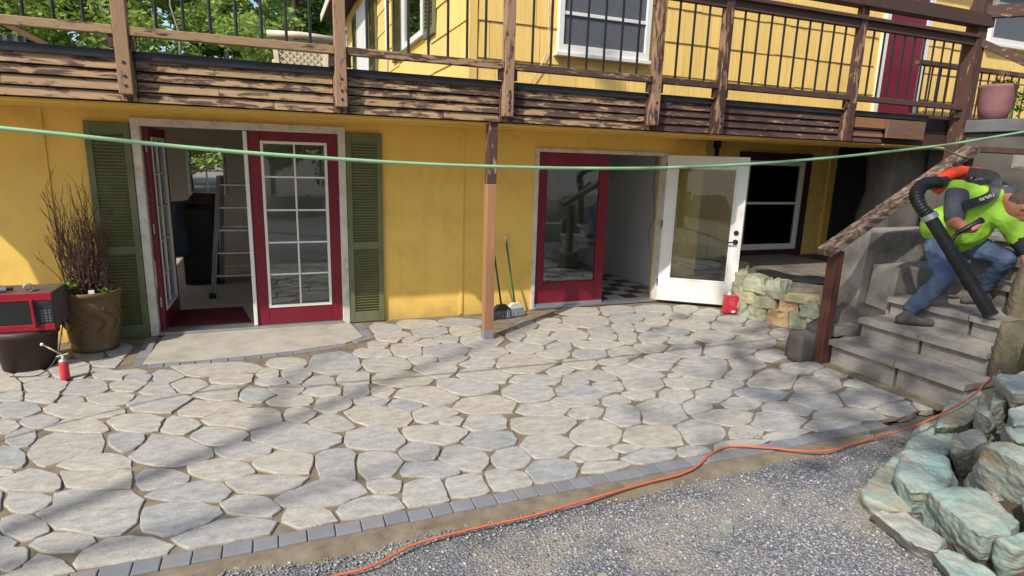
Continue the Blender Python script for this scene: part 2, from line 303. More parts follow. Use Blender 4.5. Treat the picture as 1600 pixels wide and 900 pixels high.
# patio bed and flagstones
patio = struct(MB().add([(-4.7,-3.9,-.011),(4.35,-3.9,-.011),(5.3,-3.75,-.011),(6.9,-2.2,-.011),(6.9,.9,-.011),(5.06,.9,-.011),(5.06,.02,-.011),(-4.7,.02,-.011)],[(0,1,2,3,4,5,6,7)]).build('patio', MAT['sand'], center=False))
STONES=[(-1.936,-0.977,0.125,-0.038,-0.051,0.171),(-2.063,-1.144,0.114,-0.035,-0.079,0.240),(-1.675,-0.916,0.160,-0.049,-0.068,0.269),(-1.632,-0.508,0.120,-0.035,-0.041,0.179),(-1.431,-0.445,0.123,-0.036,-0.042,0.212),(-1.421,-0.800,0.142,-0.043,-0.040,0.189),(-1.339,-1.079,0.217,-0.066,-0.040,0.195),(-1.713,-1.270,0.190,-0.059,-0.049,0.177),(-1.473,-1.381,0.232,-0.071,-0.046,0.193),(-1.147,-1.238,0.134,-0.041,-0.018,0.104),(-1.187,-1.451,0.165,-0.051,-0.024,0.122),(-0.908,-1.311,0.117,-0.036,-0.022,0.157),(-0.518,-1.245,0.311,-0.094,-0.013,0.182),(-0.402,-1.513,0.162,-0.049,-0.008,0.151),(-0.926,-1.621,0.134,-0.042,-0.023,0.154),(-0.717,-1.578,0.137,-0.043,-0.018,0.160),(-1.915,-1.447,0.104,-0.033,-0.040,0.127),(-1.713,-1.527,0.154,-0.048,-0.036,0.125),(-1.497,-1.659,0.104,-0.033,-0.031,0.122),(-1.220,-1.714,0.178,-0.056,-0.032,0.156),(-1.780,-1.753,0.145,-0.046,-0.061,0.196),(-1.362,-1.886,0.259,-0.083,-0.038,0.160),(-0.871,-1.920,0.238,-0.075,-0.030,0.197),(-0.465,-1.834,0.175,-0.055,-0.012,0.175),(-0.531,-2.121,0.264,-0.083,-0.015,0.172),(-1.763,-2.022,0.074,-0.024,-0.043,0.131),(-1.586,-1.999,0.141,-0.045,-0.039,0.135),(-1.326,-2.189,0.199,-0.065,-0.036,0.142),(-0.949,-2.245,0.189,-0.060,-0.030,0.172),(-0.681,-2.384,0.142,-0.047,-0.020,0.166),(-1.591,-2.278,0.099,-0.032,-0.049,0.159),(-1.306,-2.477,0.248,-0.081,-0.068,0.264),(-0.960,-2.544,0.134,-0.043,-0.028,0.151),(-0.440,-2.617,0.199,-0.065,-0.012,0.159),(-0.694,-2.724,0.245,-0.080,-0.029,0.214),(-1.574,-2.542,0.076,-0.025,-0.045,0.142),(-1.103,-2.761,0.196,-0.065,-0.030,0.134),(-1.024,-3.003,0.198,-0.067,-0.031,0.140),(-1.363,-2.925,0.173,-0.059,-0.045,0.151),(-1.295,-3.153,0.149,-0.051,-0.040,0.135),(-1.527,-2.759,0.051,-0.017,-0.017,0.053),(-0.981,-3.355,0.262,-0.090,-0.058,0.251),(-0.674,-3.139,0.161,-0.054,-0.018,0.126),(-0.524,-3.315,0.207,-0.070,-0.015,0.135),(-0.386,-3.102,0.174,-0.058,-0.009,0.122),(-0.534,-3.554,0.212,-0.072,-0.021,0.173),(-1.231,-3.430,0.127,-0.043,-0.035,0.117),(-1.019,-3.611,0.153,-0.053,-0.027,0.101),(-0.277,-3.814,0.237,-0.082,-0.008,0.161),(-1.195,-3.687,0.074,-0.026,-0.039,0.121),(-0.726,-3.826,0.235,-0.082,-0.030,0.157),(-1.068,-3.812,0.138,-0.049,-0.033,0.114),(1.042,-0.382,0.184,-0.052,0.034,0.200),(1.472,-0.299,0.218,-0.061,0.037,0.164),(1.524,-0.615,0.185,-0.052,0.044,0.180),(1.930,-0.355,0.215,-0.059,0.043,0.146),(1.887,-0.685,0.154,-0.043,0.055,0.180),(1.076,-0.675,0.186,-0.053,0.033,0.184),(1.248,-0.832,0.096,-0.027,0.021,0.100),(0.907,-0.944,0.099,-0.029,0.019,0.115),(1.410,-1.006,0.126,-0.036,0.029,0.117),(1.632,-0.942,0.121,-0.034,0.038,0.137),(1.953,-1.045,0.204,-0.059,0.082,0.244),(0.830,-1.185,0.168,-0.049,0.022,0.145),(1.151,-1.176,0.150,-0.044,0.043,0.208),(1.513,-1.282,0.229,-0.067,0.056,0.206),(1.885,-1.495,0.182,-0.054,0.057,0.163),(0.895,-1.517,0.244,-0.073,0.032,0.183),(1.221,-1.530,0.135,-0.041,0.029,0.124),(1.509,-1.583,0.137,-0.041,0.032,0.111),(1.715,-1.753,0.165,-0.050,0.045,0.135),(0.453,-1.384,0.234,-0.070,0.027,0.288),(0.059,-1.244,0.164,-0.048,0.003,0.126),(1.279,-1.811,0.185,-0.056,0.052,0.201),(-0.122,-1.482,0.090,-0.028,-0.001,0.123),(0.114,-1.603,0.129,-0.039,0.007,0.193),(0.557,-1.819,0.141,-0.043,0.019,0.153),(0.950,-1.939,0.248,-0.076,0.036,0.180),(1.639,-2.069,0.224,-0.068,0.067,0.196),(0.278,-1.792,0.133,-0.040,0.010,0.144),(-0.090,-1.697,0.124,-0.039,0.000,0.095),(0.018,-1.897,0.133,-0.041,0.003,0.114),(0.292,-2.036,0.145,-0.045,0.009,0.111),(0.543,-2.089,0.097,-0.030,0.018,0.145),(0.749,-2.160,0.090,-0.028,0.021,0.122),(1.078,-2.362,0.232,-0.073,0.047,0.194),(1.400,-2.271,0.250,-0.078,0.061,0.199),(0.059,-2.149,0.179,-0.057,0.003,0.113),(0.335,-2.317,0.132,-0.042,0.014,0.161),(0.637,-2.348,0.135,-0.043,0.013,0.085),(0.869,-2.496,0.134,-0.042,0.028,0.135),(1.459,-2.673,0.227,-0.072,0.061,0.175),(0.094,-2.439,0.114,-0.036,0.006,0.145),(0.300,-2.647,0.155,-0.050,0.015,0.161),(0.635,-2.627,0.256,-0.082,0.030,0.181),(1.023,-2.736,0.157,-0.050,0.036,0.143),(1.105,-2.879,0.099,-0.031,0.020,0.073),(1.342,-3.011,0.148,-0.048,0.056,0.162),(0.079,-2.811,0.282,-0.092,0.009,0.234),(0.550,-2.990,0.198,-0.064,0.026,0.169),(0.971,-3.051,0.231,-0.075,0.034,0.131),(1.274,-3.239,0.172,-0.056,0.051,0.145),(-0.009,-3.135,0.180,-0.060,0.004,0.157),(0.276,-3.241,0.144,-0.048,0.018,0.187),(0.512,-3.330,0.140,-0.046,0.027,0.169),(0.803,-3.267,0.118,-0.039,0.030,0.131),(1.046,-3.443,0.145,-0.048,0.048,0.159),(1.330,-3.515,0.122,-0.041,0.054,0.137),(0.817,-3.508,0.185,-0.061,0.024,0.097),(0.158,-3.572,0.248,-0.084,0.011,0.143),(0.514,-3.604,0.091,-0.030,0.016,0.089),(0.723,-3.772,0.128,-0.043,0.039,0.160),(0.968,-3.775,0.146,-0.049,0.045,0.145),(1.206,-3.791,0.149,-0.050,0.051,0.133),(0.094,-3.807,0.128,-0.044,0.009,0.154),(0.398,-3.803,0.175,-0.060,0.021,0.144),(3.564,-0.253,0.263,-0.071,0.086,0.162),(4.073,-0.329,0.228,-0.061,0.113,0.185),(4.561,-0.406,0.254,-0.067,0.128,0.186),(4.986,-0.518,0.161,-0.043,0.124,0.163),(5.170,-0.741,0.148,-0.040,0.115,0.140),(3.988,-0.693,0.197,-0.053,0.127,0.201),(4.381,-0.597,0.174,-0.047,0.106,0.154),(3.380,-0.702,0.284,-0.078,0.139,0.259),(4.263,-0.922,0.146,-0.040,0.155,0.223),(4.678,-0.759,0.154,-0.042,0.091,0.122),(4.926,-0.947,0.162,-0.044,0.106,0.131),(4.545,-1.185,0.250,-0.069,0.163,0.210),(5.253,-1.092,0.173,-0.047,0.113,0.127),(4.970,-1.303,0.175,-0.048,0.128,0.147),(5.437,-1.358,0.120,-0.033,0.141,0.148),(2.986,-0.594,0.150,-0.041,0.061,0.130),(2.993,-0.839,0.236,-0.066,0.066,0.135),(2.653,-0.696,0.108,-0.030,0.075,0.174),(2.655,-0.966,0.138,-0.039,0.051,0.115),(2.396,-0.988,0.093,-0.027,0.069,0.170),(3.675,-1.085,0.147,-0.041,0.103,0.165),(3.944,-1.090,0.103,-0.028,0.100,0.149),(4.183,-1.363,0.211,-0.060,0.123,0.166),(2.946,-1.176,0.198,-0.056,0.107,0.209),(3.397,-1.109,0.161,-0.045,0.083,0.144),(3.268,-1.349,0.155,-0.044,0.086,0.149),(4.513,-1.621,0.236,-0.067,0.153,0.183),(4.985,-1.555,0.284,-0.079,0.110,0.121),(4.863,-1.911,0.197,-0.056,0.207,0.219),(2.565,-1.251,0.157,-0.045,0.071,0.157),(3.520,-1.433,0.104,-0.030,0.117,0.184),(3.815,-1.517,0.166,-0.048,0.126,0.181),(4.055,-1.679,0.148,-0.042,0.095,0.125),(2.664,-1.493,0.137,-0.040,0.084,0.171),(3.088,-1.559,0.264,-0.077,0.090,0.157),(2.320,-1.437,0.174,-0.051,0.066,0.156),(2.861,-1.799,0.180,-0.052,0.104,0.188),(3.218,-1.851,0.175,-0.051,0.099,0.157),(3.577,-1.803,0.198,-0.058,0.097,0.140),(3.872,-1.972,0.214,-0.063,0.155,0.202),(4.318,-2.103,0.284,-0.083,0.193,0.221),(2.504,-1.714,0.161,-0.048,0.060,0.126),(3.474,-2.143,0.171,-0.051,0.088,0.124),(2.627,-2.036,0.170,-0.051,0.069,0.130),(2.952,-2.076,0.151,-0.045,0.049,0.082),(3.255,-2.272,0.210,-0.063,0.121,0.175),(3.799,-2.363,0.231,-0.070,0.111,0.137),(4.219,-2.465,0.164,-0.049,0.159,0.173),(2.342,-2.154,0.134,-0.041,0.060,0.123),(2.972,-2.368,0.281,-0.085,0.106,0.166),(2.640,-2.374,0.196,-0.060,0.072,0.126),(3.617,-2.541,0.274,-0.083,0.145,0.180),(3.325,-2.571,0.072,-0.022,0.039,0.053),(3.894,-2.736,0.139,-0.042,0.117,0.129),(2.399,-2.404,0.123,-0.038,0.083,0.157),(2.048,-2.296,0.215,-0.066,0.047,0.107),(2.570,-2.634,0.159,-0.049,0.067,0.113),(2.884,-2.681,0.190,-0.058,0.078,0.117),(3.287,-2.758,0.187,-0.058,0.095,0.123),(3.635,-2.905,0.139,-0.043,0.096,0.109),(1.872,-2.564,0.209,-0.066,0.075,0.174),(2.307,-2.664,0.226,-0.071,0.071,0.131),(2.722,-2.877,0.148,-0.046,0.054,0.083),(3.021,-2.978,0.150,-0.047,0.108,0.145),(3.321,-3.072,0.164,-0.051,0.115,0.137),(2.161,-2.829,0.186,-0.058,0.063,0.121),(2.480,-2.912,0.118,-0.038,0.056,0.091),(3.445,-3.251,0.161,-0.051,0.097,0.106),(1.861,-2.887,0.196,-0.062,0.057,0.124),(2.131,-3.045,0.142,-0.045,0.054,0.100),(2.395,-3.190,0.159,-0.051,0.103,0.163),(2.689,-3.223,0.199,-0.063,0.153,0.216),(3.036,-3.205,0.124,-0.040,0.115,0.145),(3.110,-3.450,0.228,-0.073,0.113,0.130),(1.739,-3.139,0.234,-0.076,0.067,0.146),(2.042,-3.374,0.175,-0.056,0.102,0.180),(2.426,-3.538,0.230,-0.075,0.105,0.150),(2.788,-3.589,0.203,-0.066,0.131,0.161),(3.062,-3.705,0.147,-0.048,0.080,0.087),(1.625,-3.439,0.160,-0.053,0.070,0.151),(2.119,-3.638,0.089,-0.029,0.035,0.056),(1.869,-3.649,0.151,-0.050,0.054,0.096),(2.224,-3.845,0.205,-0.068,0.088,0.126),(2.501,-3.846,0.124,-0.041,0.065,0.083),(1.522,-3.780,0.164,-0.055,0.071,0.148),(1.847,-3.858,0.182,-0.061,0.066,0.112),(5.352,-1.794,0.113,-0.031,0.147,0.145),(5.522,-1.875,0.066,-0.019,0.108,0.102),(4.609,-2.377,0.164,-0.049,0.128,0.130),(4.877,-2.430,0.066,-0.020,0.107,0.101),(4.089,-2.944,0.244,-0.075,0.206,0.207),(4.378,-3.135,0.214,-0.066,0.194,0.173),(4.630,-2.779,0.216,-0.066,0.133,0.123),(4.794,-2.943,0.198,-0.061,0.116,0.100),(4.642,-3.504,0.273,-0.086,0.253,0.195),(4.927,-3.284,0.248,-0.076,0.132,0.102),(3.743,-3.149,0.216,-0.067,0.131,0.137),(4.054,-3.426,0.230,-0.072,0.157,0.141),(3.727,-3.474,0.202,-0.064,0.132,0.127),(3.473,-3.611,0.198,-0.063,0.148,0.146),(4.097,-3.719,0.275,-0.088,0.115,0.095),(3.902,-3.852,0.281,-0.090,0.125,0.103),(4.599,-3.734,0.182,-0.058,0.143,0.104),(4.889,-3.758,0.106,-0.034,0.110,0.075),(3.341,-3.889,0.212,-0.069,0.112,0.107),(2.953,-3.900,0.236,-0.078,0.088,0.094),(-0.217,-1.943,0.141,-0.044,-0.004,0.151),(-0.240,-2.900,0.183,-0.061,-0.005,0.137),(-0.204,-3.573,0.134,-0.046,-0.003,0.110),(-0.092,-3.386,0.213,-0.072,0.000,0.109),(-0.283,-2.370,0.278,-0.089,-0.007,0.173),(2.123,-1.894,0.291,-0.088,0.105,0.248)]
PAD = [(-1.155,-.93),(-1.11,-.02),(.73,-.02),(.80,-.62),(.60,-.80),(.1,-.90),(-.6,-.95)]
def in_poly(x, y, P):
    c = False; n = len(P)
    for i in range(n):
        x1, y1 = P[i]; x2, y2 = P[(i+1) % n]
        if (y1 > y) != (y2 > y) and x < (x2-x1)*(y-y1)/(y2-y1)+x1: c = not c
    return c
ST = [list(s) for s in STONES]
rr = random.Random(3)                                     # the paving goes on past the picture's left edge
tries = 0
while tries < 900:
    tries += 1; x = rr.uniform(-4.5, -1.2); y = rr.uniform(-3.8, -.15)
    lim = -1.28-(y+3.8)*.30
    if x > lim+.10: continue
    if min((x-s[0])**2+((y-s[1])*1.25)**2 for s in ST) < .37**2: continue
    a = rr.uniform(.24,.36); b = rr.uniform(.19,.27); th = rr.uniform(-.4,.4); ST.append([x, y, a*math.cos(th), a*math.sin(th), -b*math.sin(th), b*math.cos(th)])
SA = np.array(ST); Cn = SA[:, :2]; INV = np.array([np.linalg.inv(np.array([[s[2], s[4]], [s[3], s[5]]])) for s in ST])
N0 = 13; ND = 26; sR = random.Random(11)
flag_meshes = []
for i, s in enumerate(ST):
    c = Cn[i]; A = np.array([[s[2], s[4]], [s[3], s[5]]]); poly = []
    ph = sR.uniform(0, 6.28); k3 = sR.uniform(-.07,.07); k4 = sR.uniform(-.08,.08); k5 = sR.uniform(-.05,.05); off = sR.uniform(0, .3); sR_cap = sR.uniform(1.16,1.36); gap = sR.uniform(.002,.008)
    near = np.argsort(((Cn-c)**2).sum(1))[1:16]
    for k in range(N0):
        an = 2*math.pi*(k+off+sR.uniform(-.34,.34))/N0; d = A @ np.array([math.cos(an), math.sin(an)])
        cap = (sR_cap+k3*math.cos(3*an+ph)+k4*math.cos(4*an+2*ph)+k5*math.cos(5*an))
        rs = np.linspace(.3, cap, 70); pts = c+rs[:, None]*d
        do = np.stack([np.linalg.norm((pts-Cn[j]) @ INV[j].T, axis=1) for j in near]).min(0)
        bad = np.where(do < rs)[0]; r_ = rs[bad[0]-1] if len(bad) and bad[0] > 0 else (.3 if len(bad) else cap)
        L = np.linalg.norm(d); r_ = max(.25, r_-gap/L+sR.uniform(-.007,.005)/L); q = c+r_*d
        lim = -.03 if q[1] > -.03 else (-3.872 if q[1] < -3.872 else None)
        if lim is not None: q = c+(q-c)*max(.05, (lim-c[1])/(q[1]-c[1]))
        if in_poly(q[0], q[1], [(-1.35,-1.03),(-1.30,0),(.92,0),(.92,-.78),(.5,-.95),(-.5,-1.05)]):
            for _ in range(40):
                q = c+(q-c)*.97
                if not in_poly(q[0], q[1], [(-1.35,-1.03),(-1.30,0),(.92,0),(.92,-.78),(.5,-.95),(-.5,-1.05)]): break
        poly.append(q)
    fine = []
    for k in range(N0):
        a_, b_ = np.array(poly[k]), np.array(poly[(k+1) % N0]); e_ = b_-a_; n_ = np.array([-e_[1], e_[0]])/(np.linalg.norm(e_)+1e-6)
        fine += [a_, a_+e_*sR.uniform(.38,.62)+n_*sR.uniform(-.005,.004)]
    poly = fine
    if in_poly(c[0], c[1], [(-1.3,-.98),(-1.3,0),(.9,0),(.9,-.75),(.5,-.92)]): continue
    P = np.array(poly); cen = P.mean(0); Q = P-cen
    area = .5*abs(sum(Q[k][0]*Q[(k+1)%ND][1]-Q[(k+1)%ND][0]*Q[k][1] for k in range(ND)))
    if area < .006: continue
    if sum(Q[k][0]*Q[(k+1)%ND][1]-Q[(k+1)%ND][0]*Q[k][1] for k in range(ND)) < 0: Q = Q[::-1]
    tx, ty = sR.uniform(-.006,.006), sR.uniform(-.006,.006); zt = sR.uniform(-.002,.007)
    me_v, me_f = [], []
    ln = np.linalg.norm(Q, axis=1)[:, None]
    for ring, (ins, z) in enumerate(((-.003, -.05), (0, -.008), (.002, -.0025), (.006, 0))):
        R_ = Q*(1-ins/ln)
        for k in range(ND):
            x, y = R_[k]; me_v.append((x, y, z+zt+(tx*x+ty*y)*(1 if ring else 0)+(sR.uniform(-.0025,.0025) if ring in (1,2) else 0)))
    for ring in range(3):
        for k in range(ND):
            k2 = (k+1) % ND; me_f.append((ring*ND+k, ring*ND+k2, (ring+1)*ND+k2, (ring+1)*ND+k))
    me_v.append((0, 0, zt))
    for k in range(ND): me_f.append((3*ND+k, 3*ND+(k+1)%ND, 4*ND))
    me = bpy.data.meshes.new('flagstone'); me.from_pydata(me_v, [], me_f); me.materials.append(MAT['flag']); me.materials.append(MAT['flag_rim'])
    me.polygons.foreach_set('use_smooth', [k < ND for k in range(len(me_f))]); me.polygons.foreach_set('material_index', [1]*ND+[0]*(len(me_f)-ND))
    put('flagstone', me, patio, Matrix.Translation((cen[0], cen[1], 0)))
# slate edging pavers
edging = struct(MB().box(-4.7,3.75,-3.99,-3.885,-.06,-.022).build('paver_edging', MAT['sand'], center=False))
def paver(cx, cy, sx, sy, a, parent, z=0, bev=.006):
    o = MB().box(-sx/2,sx/2,-sy/2,sy/2,-.05,0).build('paver', MAT['paver'], parent, bevel=bev)
    o.matrix_basis = Matrix.Translation((cx, cy, z-.025)) @ Matrix.Rotation(a, 4, 'Z') @ Euler((random.uniform(-.012,.012), random.uniform(-.012,.012), 0)).to_matrix().to_4x4(); return o
x = -4.6
while x < 4.3:
    L = random.uniform(.112,.135); cy = -3.934+(.02*max(0, x-3.2)**2 if x > 3.2 else 0)+random.uniform(-.004,.004)
    if x > 4.15: break
    paver(x+L/2, cy, L-.004, .098, random.uniform(-.02,.02)+(.04*max(0,x-3.2)), edging, random.uniform(-.004,.002)); x += L
# concrete pad at the french doors with its own edging
pad = struct(MB().prism(PAD, -.06, .004).build('concrete_pad', MAT['pad'], bevel=.004))
edge2 = struct(MB().prism([(-1.33,-1.03),(-1.3,-.02),(.9,-.02),(.92,-.74),(.62,-.92),(.1,-1.0),(-.6,-1.05)], -.06, -.014).build('pad_edging', MAT['sand'], center=False))
for k in range(4): paver(-1.215+.012*k, -.12-.24*k, .105, .22, .05, edge2)
fr = [(-1.10,-.985),(-.6,-1.0),(.1,-.952),(.60,-.855)]
for k in range(3):
    (x0, y0), (x1, y1) = fr[k], fr[k+1]; L = math.hypot(x1-x0, y1-y0); n = max(1, round(L/.13)); a = math.atan2(y1-y0, x1-x0)
    for i in range(n):
        u = (i+.5)/n; paver(x0+(x1-x0)*u, y0+(y1-y0)*u, L/n-.006, .085, a, edge2)
for (x0, y0, a) in ((.835,-.20,1.6),(.85,-.47,1.6),(.79,-.70,.6)): paver(x0, y0, .24, .1, a, edge2)
# loose gravel chips (real geometry)
def chips(n, xr, yr, seed, smin, smax):
    r = np.random.default_rng(seed); X = r.uniform(*xr, n*2); Y = r.uniform(*yr, n*2)
    W = np.sin(X*2.1+Y*1.3)+.7*np.sin(X*4.3-Y*3.7+1)+.5*np.sin(X*7.9+Y*9.1+2)
    keep = (r.uniform(0,1,n*2) < np.clip(.66-.22*W, .12, 1)) & (Y < -4.04-.03*np.sin(X*5)-r.exponential(.06, n*2)); X = X[keep][:n]; Y = Y[keep][:n]; W = W[keep][:n]; n = len(X)
    S = smin+(smax-smin)*r.beta(1.3, 4, n)
    base = np.array([(1,0,0),(0,1,0),(-1,0,0),(0,-1,0),(0,0,.75),(0,0,-.75),(.6,.6,.4),(-.6,-.5,.35)])
    tri = np.array([(0,1,6),(1,4,6),(4,0,6),(1,2,4),(2,3,7),(3,4,7),(4,2,7),(3,0,4),(1,0,5),(2,1,5),(3,2,5),(0,3,5)])
    ax = r.uniform(.6,1.35,(n,8,1)); V = base[None]*ax*S[:,None,None]*np.stack([np.ones(n), r.uniform(.6,1,n), r.uniform(.45,.9,n)], 1)[:,None,:]
    th = r.uniform(0,6.283,n); tl = r.uniform(-.7,.7,n); ct, st_ = np.cos(tl), np.sin(tl)
    y_ = V[:,:,1]*ct[:,None]-V[:,:,2]*st_[:,None]; z_ = V[:,:,1]*st_[:,None]+V[:,:,2]*ct[:,None]; x_ = V[:,:,0]
    xx = x_*np.cos(th)[:,None]-y_*np.sin(th)[:,None]; yy = x_*np.sin(th)[:,None]+y_*np.cos(th)[:,None]
    P = np.stack([xx+X[:,None], yy+Y[:,None], z_+(-.03+.005*W+S*.3)[:,None]], 2).reshape(-1,3)
    T = (tri[None]+8*np.arange(n)[:,None,None]).reshape(-1,3)
    me = bpy.data.meshes.new('gravel'); me.vertices.add(len(P)); me.vertices.foreach_set('co', P.ravel()); me.loops.add(len(T)*3); me.loops.foreach_set('vertex_index', T.ravel().astype(np.int32))
    me.polygons.add(len(T)); me.polygons.foreach_set('loop_start', np.arange(0, len(T)*3, 3, dtype=np.int32)); me.update(); me.validate(); return me
def chip_mat():
    m, t, p = newmat('gravel_chip'); g = nd(t, 'ShaderNodeNewGeometry')
    c = ramp(t, g.outputs['Random Per Island'], [(0,lin(84,87,96)),(.25,lin(124,127,135)),(.5,lin(148,150,157)),(.75,lin(150,146,140)),(.87,lin(176,172,168)),(.94,lin(150,128,104)),(1,lin(206,206,206))])
    t.links.new(c, p.inputs['Base Color']); p.inputs['Roughness'].default_value = .85; return m
me = chips(60000, (-1.4, 4.2), (-6.1, -4.04), 5, .0028, .016); me.materials.append(chip_mat()); struct(put('gravel', me), 'stuff')

# ================================================================== HOUSE
house = thing('house', 'yellow two storey house with burgundy french doors, green shutters and shingled upper wall', 'house', (2.0, 0, 0))
def hb(name, mat, *a, parent=None, bevel=0):
    m = MB()
    for b in a: m.box(*b)
    return m.build(name, MAT[mat] if isinstance(mat, str) else mat, parent or house, bevel=bevel)
DX0, DX1 = -1.155, .665       # french door opening
EX0, EX1 = 3.02, 4.865        # second opening
T = .16
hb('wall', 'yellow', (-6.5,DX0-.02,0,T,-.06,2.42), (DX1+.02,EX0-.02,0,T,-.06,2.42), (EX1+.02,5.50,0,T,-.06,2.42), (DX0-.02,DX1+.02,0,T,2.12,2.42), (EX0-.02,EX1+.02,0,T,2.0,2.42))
hb('return_wall', 'yellow', (5.42,5.50,T,4.3,-.06,2.42))
for xb in (-1.93, .985, 2.055, 3.34, -2.6, -3.85): hb('batten', 'yellow', (xb-.02,xb+.02,-.014,.0,(2.16 if xb in (.985,3.34) else 0.0),2.2), bevel=.003)
hb('frieze_board', 'yellow', (-6.5,5.03,-.022,-.001,2.185,2.30), bevel=.003)
hb('soffit', 'yellow', (-3.0,8.9,-1.04,-.03,2.20,2.215))
for yb in (-.35,-.7): hb('soffit_batten', 'yellow', (-3.0,8.9,yb-.02,yb+.02,2.19,2.20))
# door casings
def casing(x0, x1, zt, w, matn):
    c = MB(); c.box(x0-w,x0,-.03,.10,0,zt+w); c.box(x1,x1+w,-.03,.10,0,zt+w); c.box(x0,x1,-.03,.10,zt,zt+w); return c.build('door_casing', MAT[matn], house, bevel=.004)
casing(DX0, DX1, 2.075, .075, 'trim'); casing(EX0, EX1, 1.97, .045, 'trim')
hb('threshold', 'aluminium', (DX0,DX1,-.05,.16,.004,.03), bevel=.004); hb('threshold', 'aluminium', (EX0,EX1,-.04,.16,.0,.028), bevel=.004)
def door_leaf(name, w, h, st, bot, top, matn, M, muntins=None, th=.045, trim=None, bot_in=0):
    """a door leaf in its own frame: x 0..w from the hinge, y thickness, z up; placed by M"""
    m = MB(); m.box(0,st,-th/2,th/2,0,h); m.box(w-st,w,-th/2,th/2,0,h); m.box(st,w-st,-th/2,th/2,0,bot); m.box(st,w-st,-th/2,th/2,h-top,h)
    me = bpy.data.meshes.new(name); me.from_pydata(m.v, [], m.f); me.materials.append(MAT[matn]); d = put(name, me, house, M, .004)
    def sub(nm, mb, mt, bev=0):
        me = bpy.data.meshes.new(nm); me.from_pydata(mb.v, [], mb.f); me.materials.append(MAT[mt]); return put(nm, me, d, M, bev)
    if muntins:
        nx, nz = muntins; gx0, gx1, gz0, gz1 = st, w-st, bot, h-top; t = trim or .028
        sub('glazing_frame', MB().box(gx0,gx0+t,-th/2-.008,th/2+.008,gz0,gz1).box(gx1-t,gx1,-th/2-.008,th/2+.008,gz0,gz1).box(gx0+t,gx1-t,-th/2-.008,th/2+.008,gz0,gz0+t).box(gx0+t,gx1-t,-th/2-.008,th/2+.008,gz1-t,gz1), 'white', .003)
        ix0, ix1, iz0, iz1 = gx0+t, gx1-t, gz0+t, gz1-t; b = .018; pw = (ix1-ix0-b*(nx-1))/nx; ph = (iz1-iz0-b*(nz-1))/nz
        for i in range(1, nx): sub('muntin', MB().box(ix0+i*pw+(i-1)*b, ix0+i*pw+i*b, -.018, .018, iz0, iz1), 'white', .003)
        for k in range(1, nz):
            for i in range(nx): sub('muntin', MB().box(ix0+i*(pw+b)+.0005, ix0+i*(pw+b)+pw-.0005, -.016, .016, iz0+k*ph+(k-1)*b, iz0+k*ph+k*b), 'white', .003)
        for k in range(nz):
            for i in range(nx):
                a0 = ix0+i*(pw+b); z0 = iz0+k*(ph+b); sub('pane', MB().box(a0, a0+pw, -.003, .003, z0, z0+ph), 'glass')
    else:
        t = trim or .012
        sub('glazing_bead', MB().box(st,st+t,-th/2-.004,th/2+.004,bot,h-top).box(w-st-t,w-st,-th/2-.004,th/2+.004,bot,h-top).box(st+t,w-st-t,-th/2-.004,th/2+.004,bot,bot+t).box(st+t,w-st-t,-th/2-.004,th/2+.004,h-top-t,h-top), matn, .003)
        sub('pane', MB().box(st+t, w-st-t, -.004, .004, bot+t, h-top-t), 'glass')
    return d, sub
def TM(x, y, z, a=0): return Matrix.Translation((x, y, z)) @ Matrix.Rotation(a, 4, 'Z')
W1 = (DX1-DX0)/2-.004
# right leaf closed, hinge on the right jamb
d1, sub1 = door_leaf('door', W1-.02, 2.04, .115, .18, .095, 'burgundy', TM(DX0+W1+.03, .035, .034), (2,5))
hb('astragal', 'white', (DX0+W1-.012,DX0+W1+.026,-.012,.07,.034,2.07), bevel=.006)
d2, sub2 = door_leaf('door', W1-.02, 2.04, .115, .18, .095, 'burgundy', TM(DX0+.03, .06, .034, rad(88.5)), (2,5))
for z in (.25,1.0,1.8): sub2('hinge', MB().tube([(-.008,0,z),(-.008,0,z+.1)], .009, 8), 'aluminium')
W2 = (EX1-EX0)/2-.004
d3, sub3 = door_leaf('door', 1.0, 1.94, .115, .30, .17, 'burgundy', TM(EX0+.006, .04, .030, 0))
sub3('door_sweep', MB().box(0,1.0,-.03,.03,-.004,.035), 'aluminium')
ang = math.atan2(-.618, .845)
d4, sub4 = door_leaf('door', 1.02, 1.95, .135, .30, .14, 'white', TM(EX1-.01, -.055, .035, ang), trim=.02)
for z, r_ in ((.98,.032),(.86,.034)):
    sub4('lock', MB().tube([(.945,-.022,z),(.945,-.034,z)], r_, 16), 'plastic_black')
sub4('handle', MB().tube([(.945,-.03,.86),(.945,-.075,.86)], .011, 10).tube([(.95,-.072,.86),(.85,-.072,.855)], .010, 10), 'plastic_black')
for z in (.2,1.0,1.75): sub4('hinge', MB().tube([(-.004,-.02,z),(-.004,-.02,z+.1)], .009, 8), 'plastic_black')
sub4('door_edge_strip', MB().box(-.001,1.021,-.02,.02,-.012,0), 'plastic_black')
# louvred shutters
def shutter(x0, x1, z0, z1):
    fr_ = MB(); sw = .055
    fr_.box(x0,x0+sw,-.04,-.002,z0,z1); fr_.box(x1-sw,x1,-.04,-.002,z0,z1); zm = z0+(z1-z0)*.42
    for a, b in ((z0,z0+.12),(zm-.04,zm+.04),(z1-.10,z1)): fr_.box(x0+sw,x1-sw,-.04,-.002,a,b)
    s = fr_.build('shutter', MAT['green'], house, bevel=.003); sl = MB(); R = Matrix.Rotation(rad(-52), 3, 'X')
    for a, b in ((z0+.12,zm-.04),(zm+.04,z1-.10)):
        n = int((b-a)/.030)
        for k in range(n): sl.obox(((x0+x1)/2, -.024, a+(k+.5)*(b-a)/n), (x1-x0-2*sw, .034, .006), R)
    sl.build('slats', MAT['green'], s)['kind'] = 'stuff'
shutter(-1.60, -1.235, .01, 2.10); shutter(.745, 1.125, .0, 2.10)
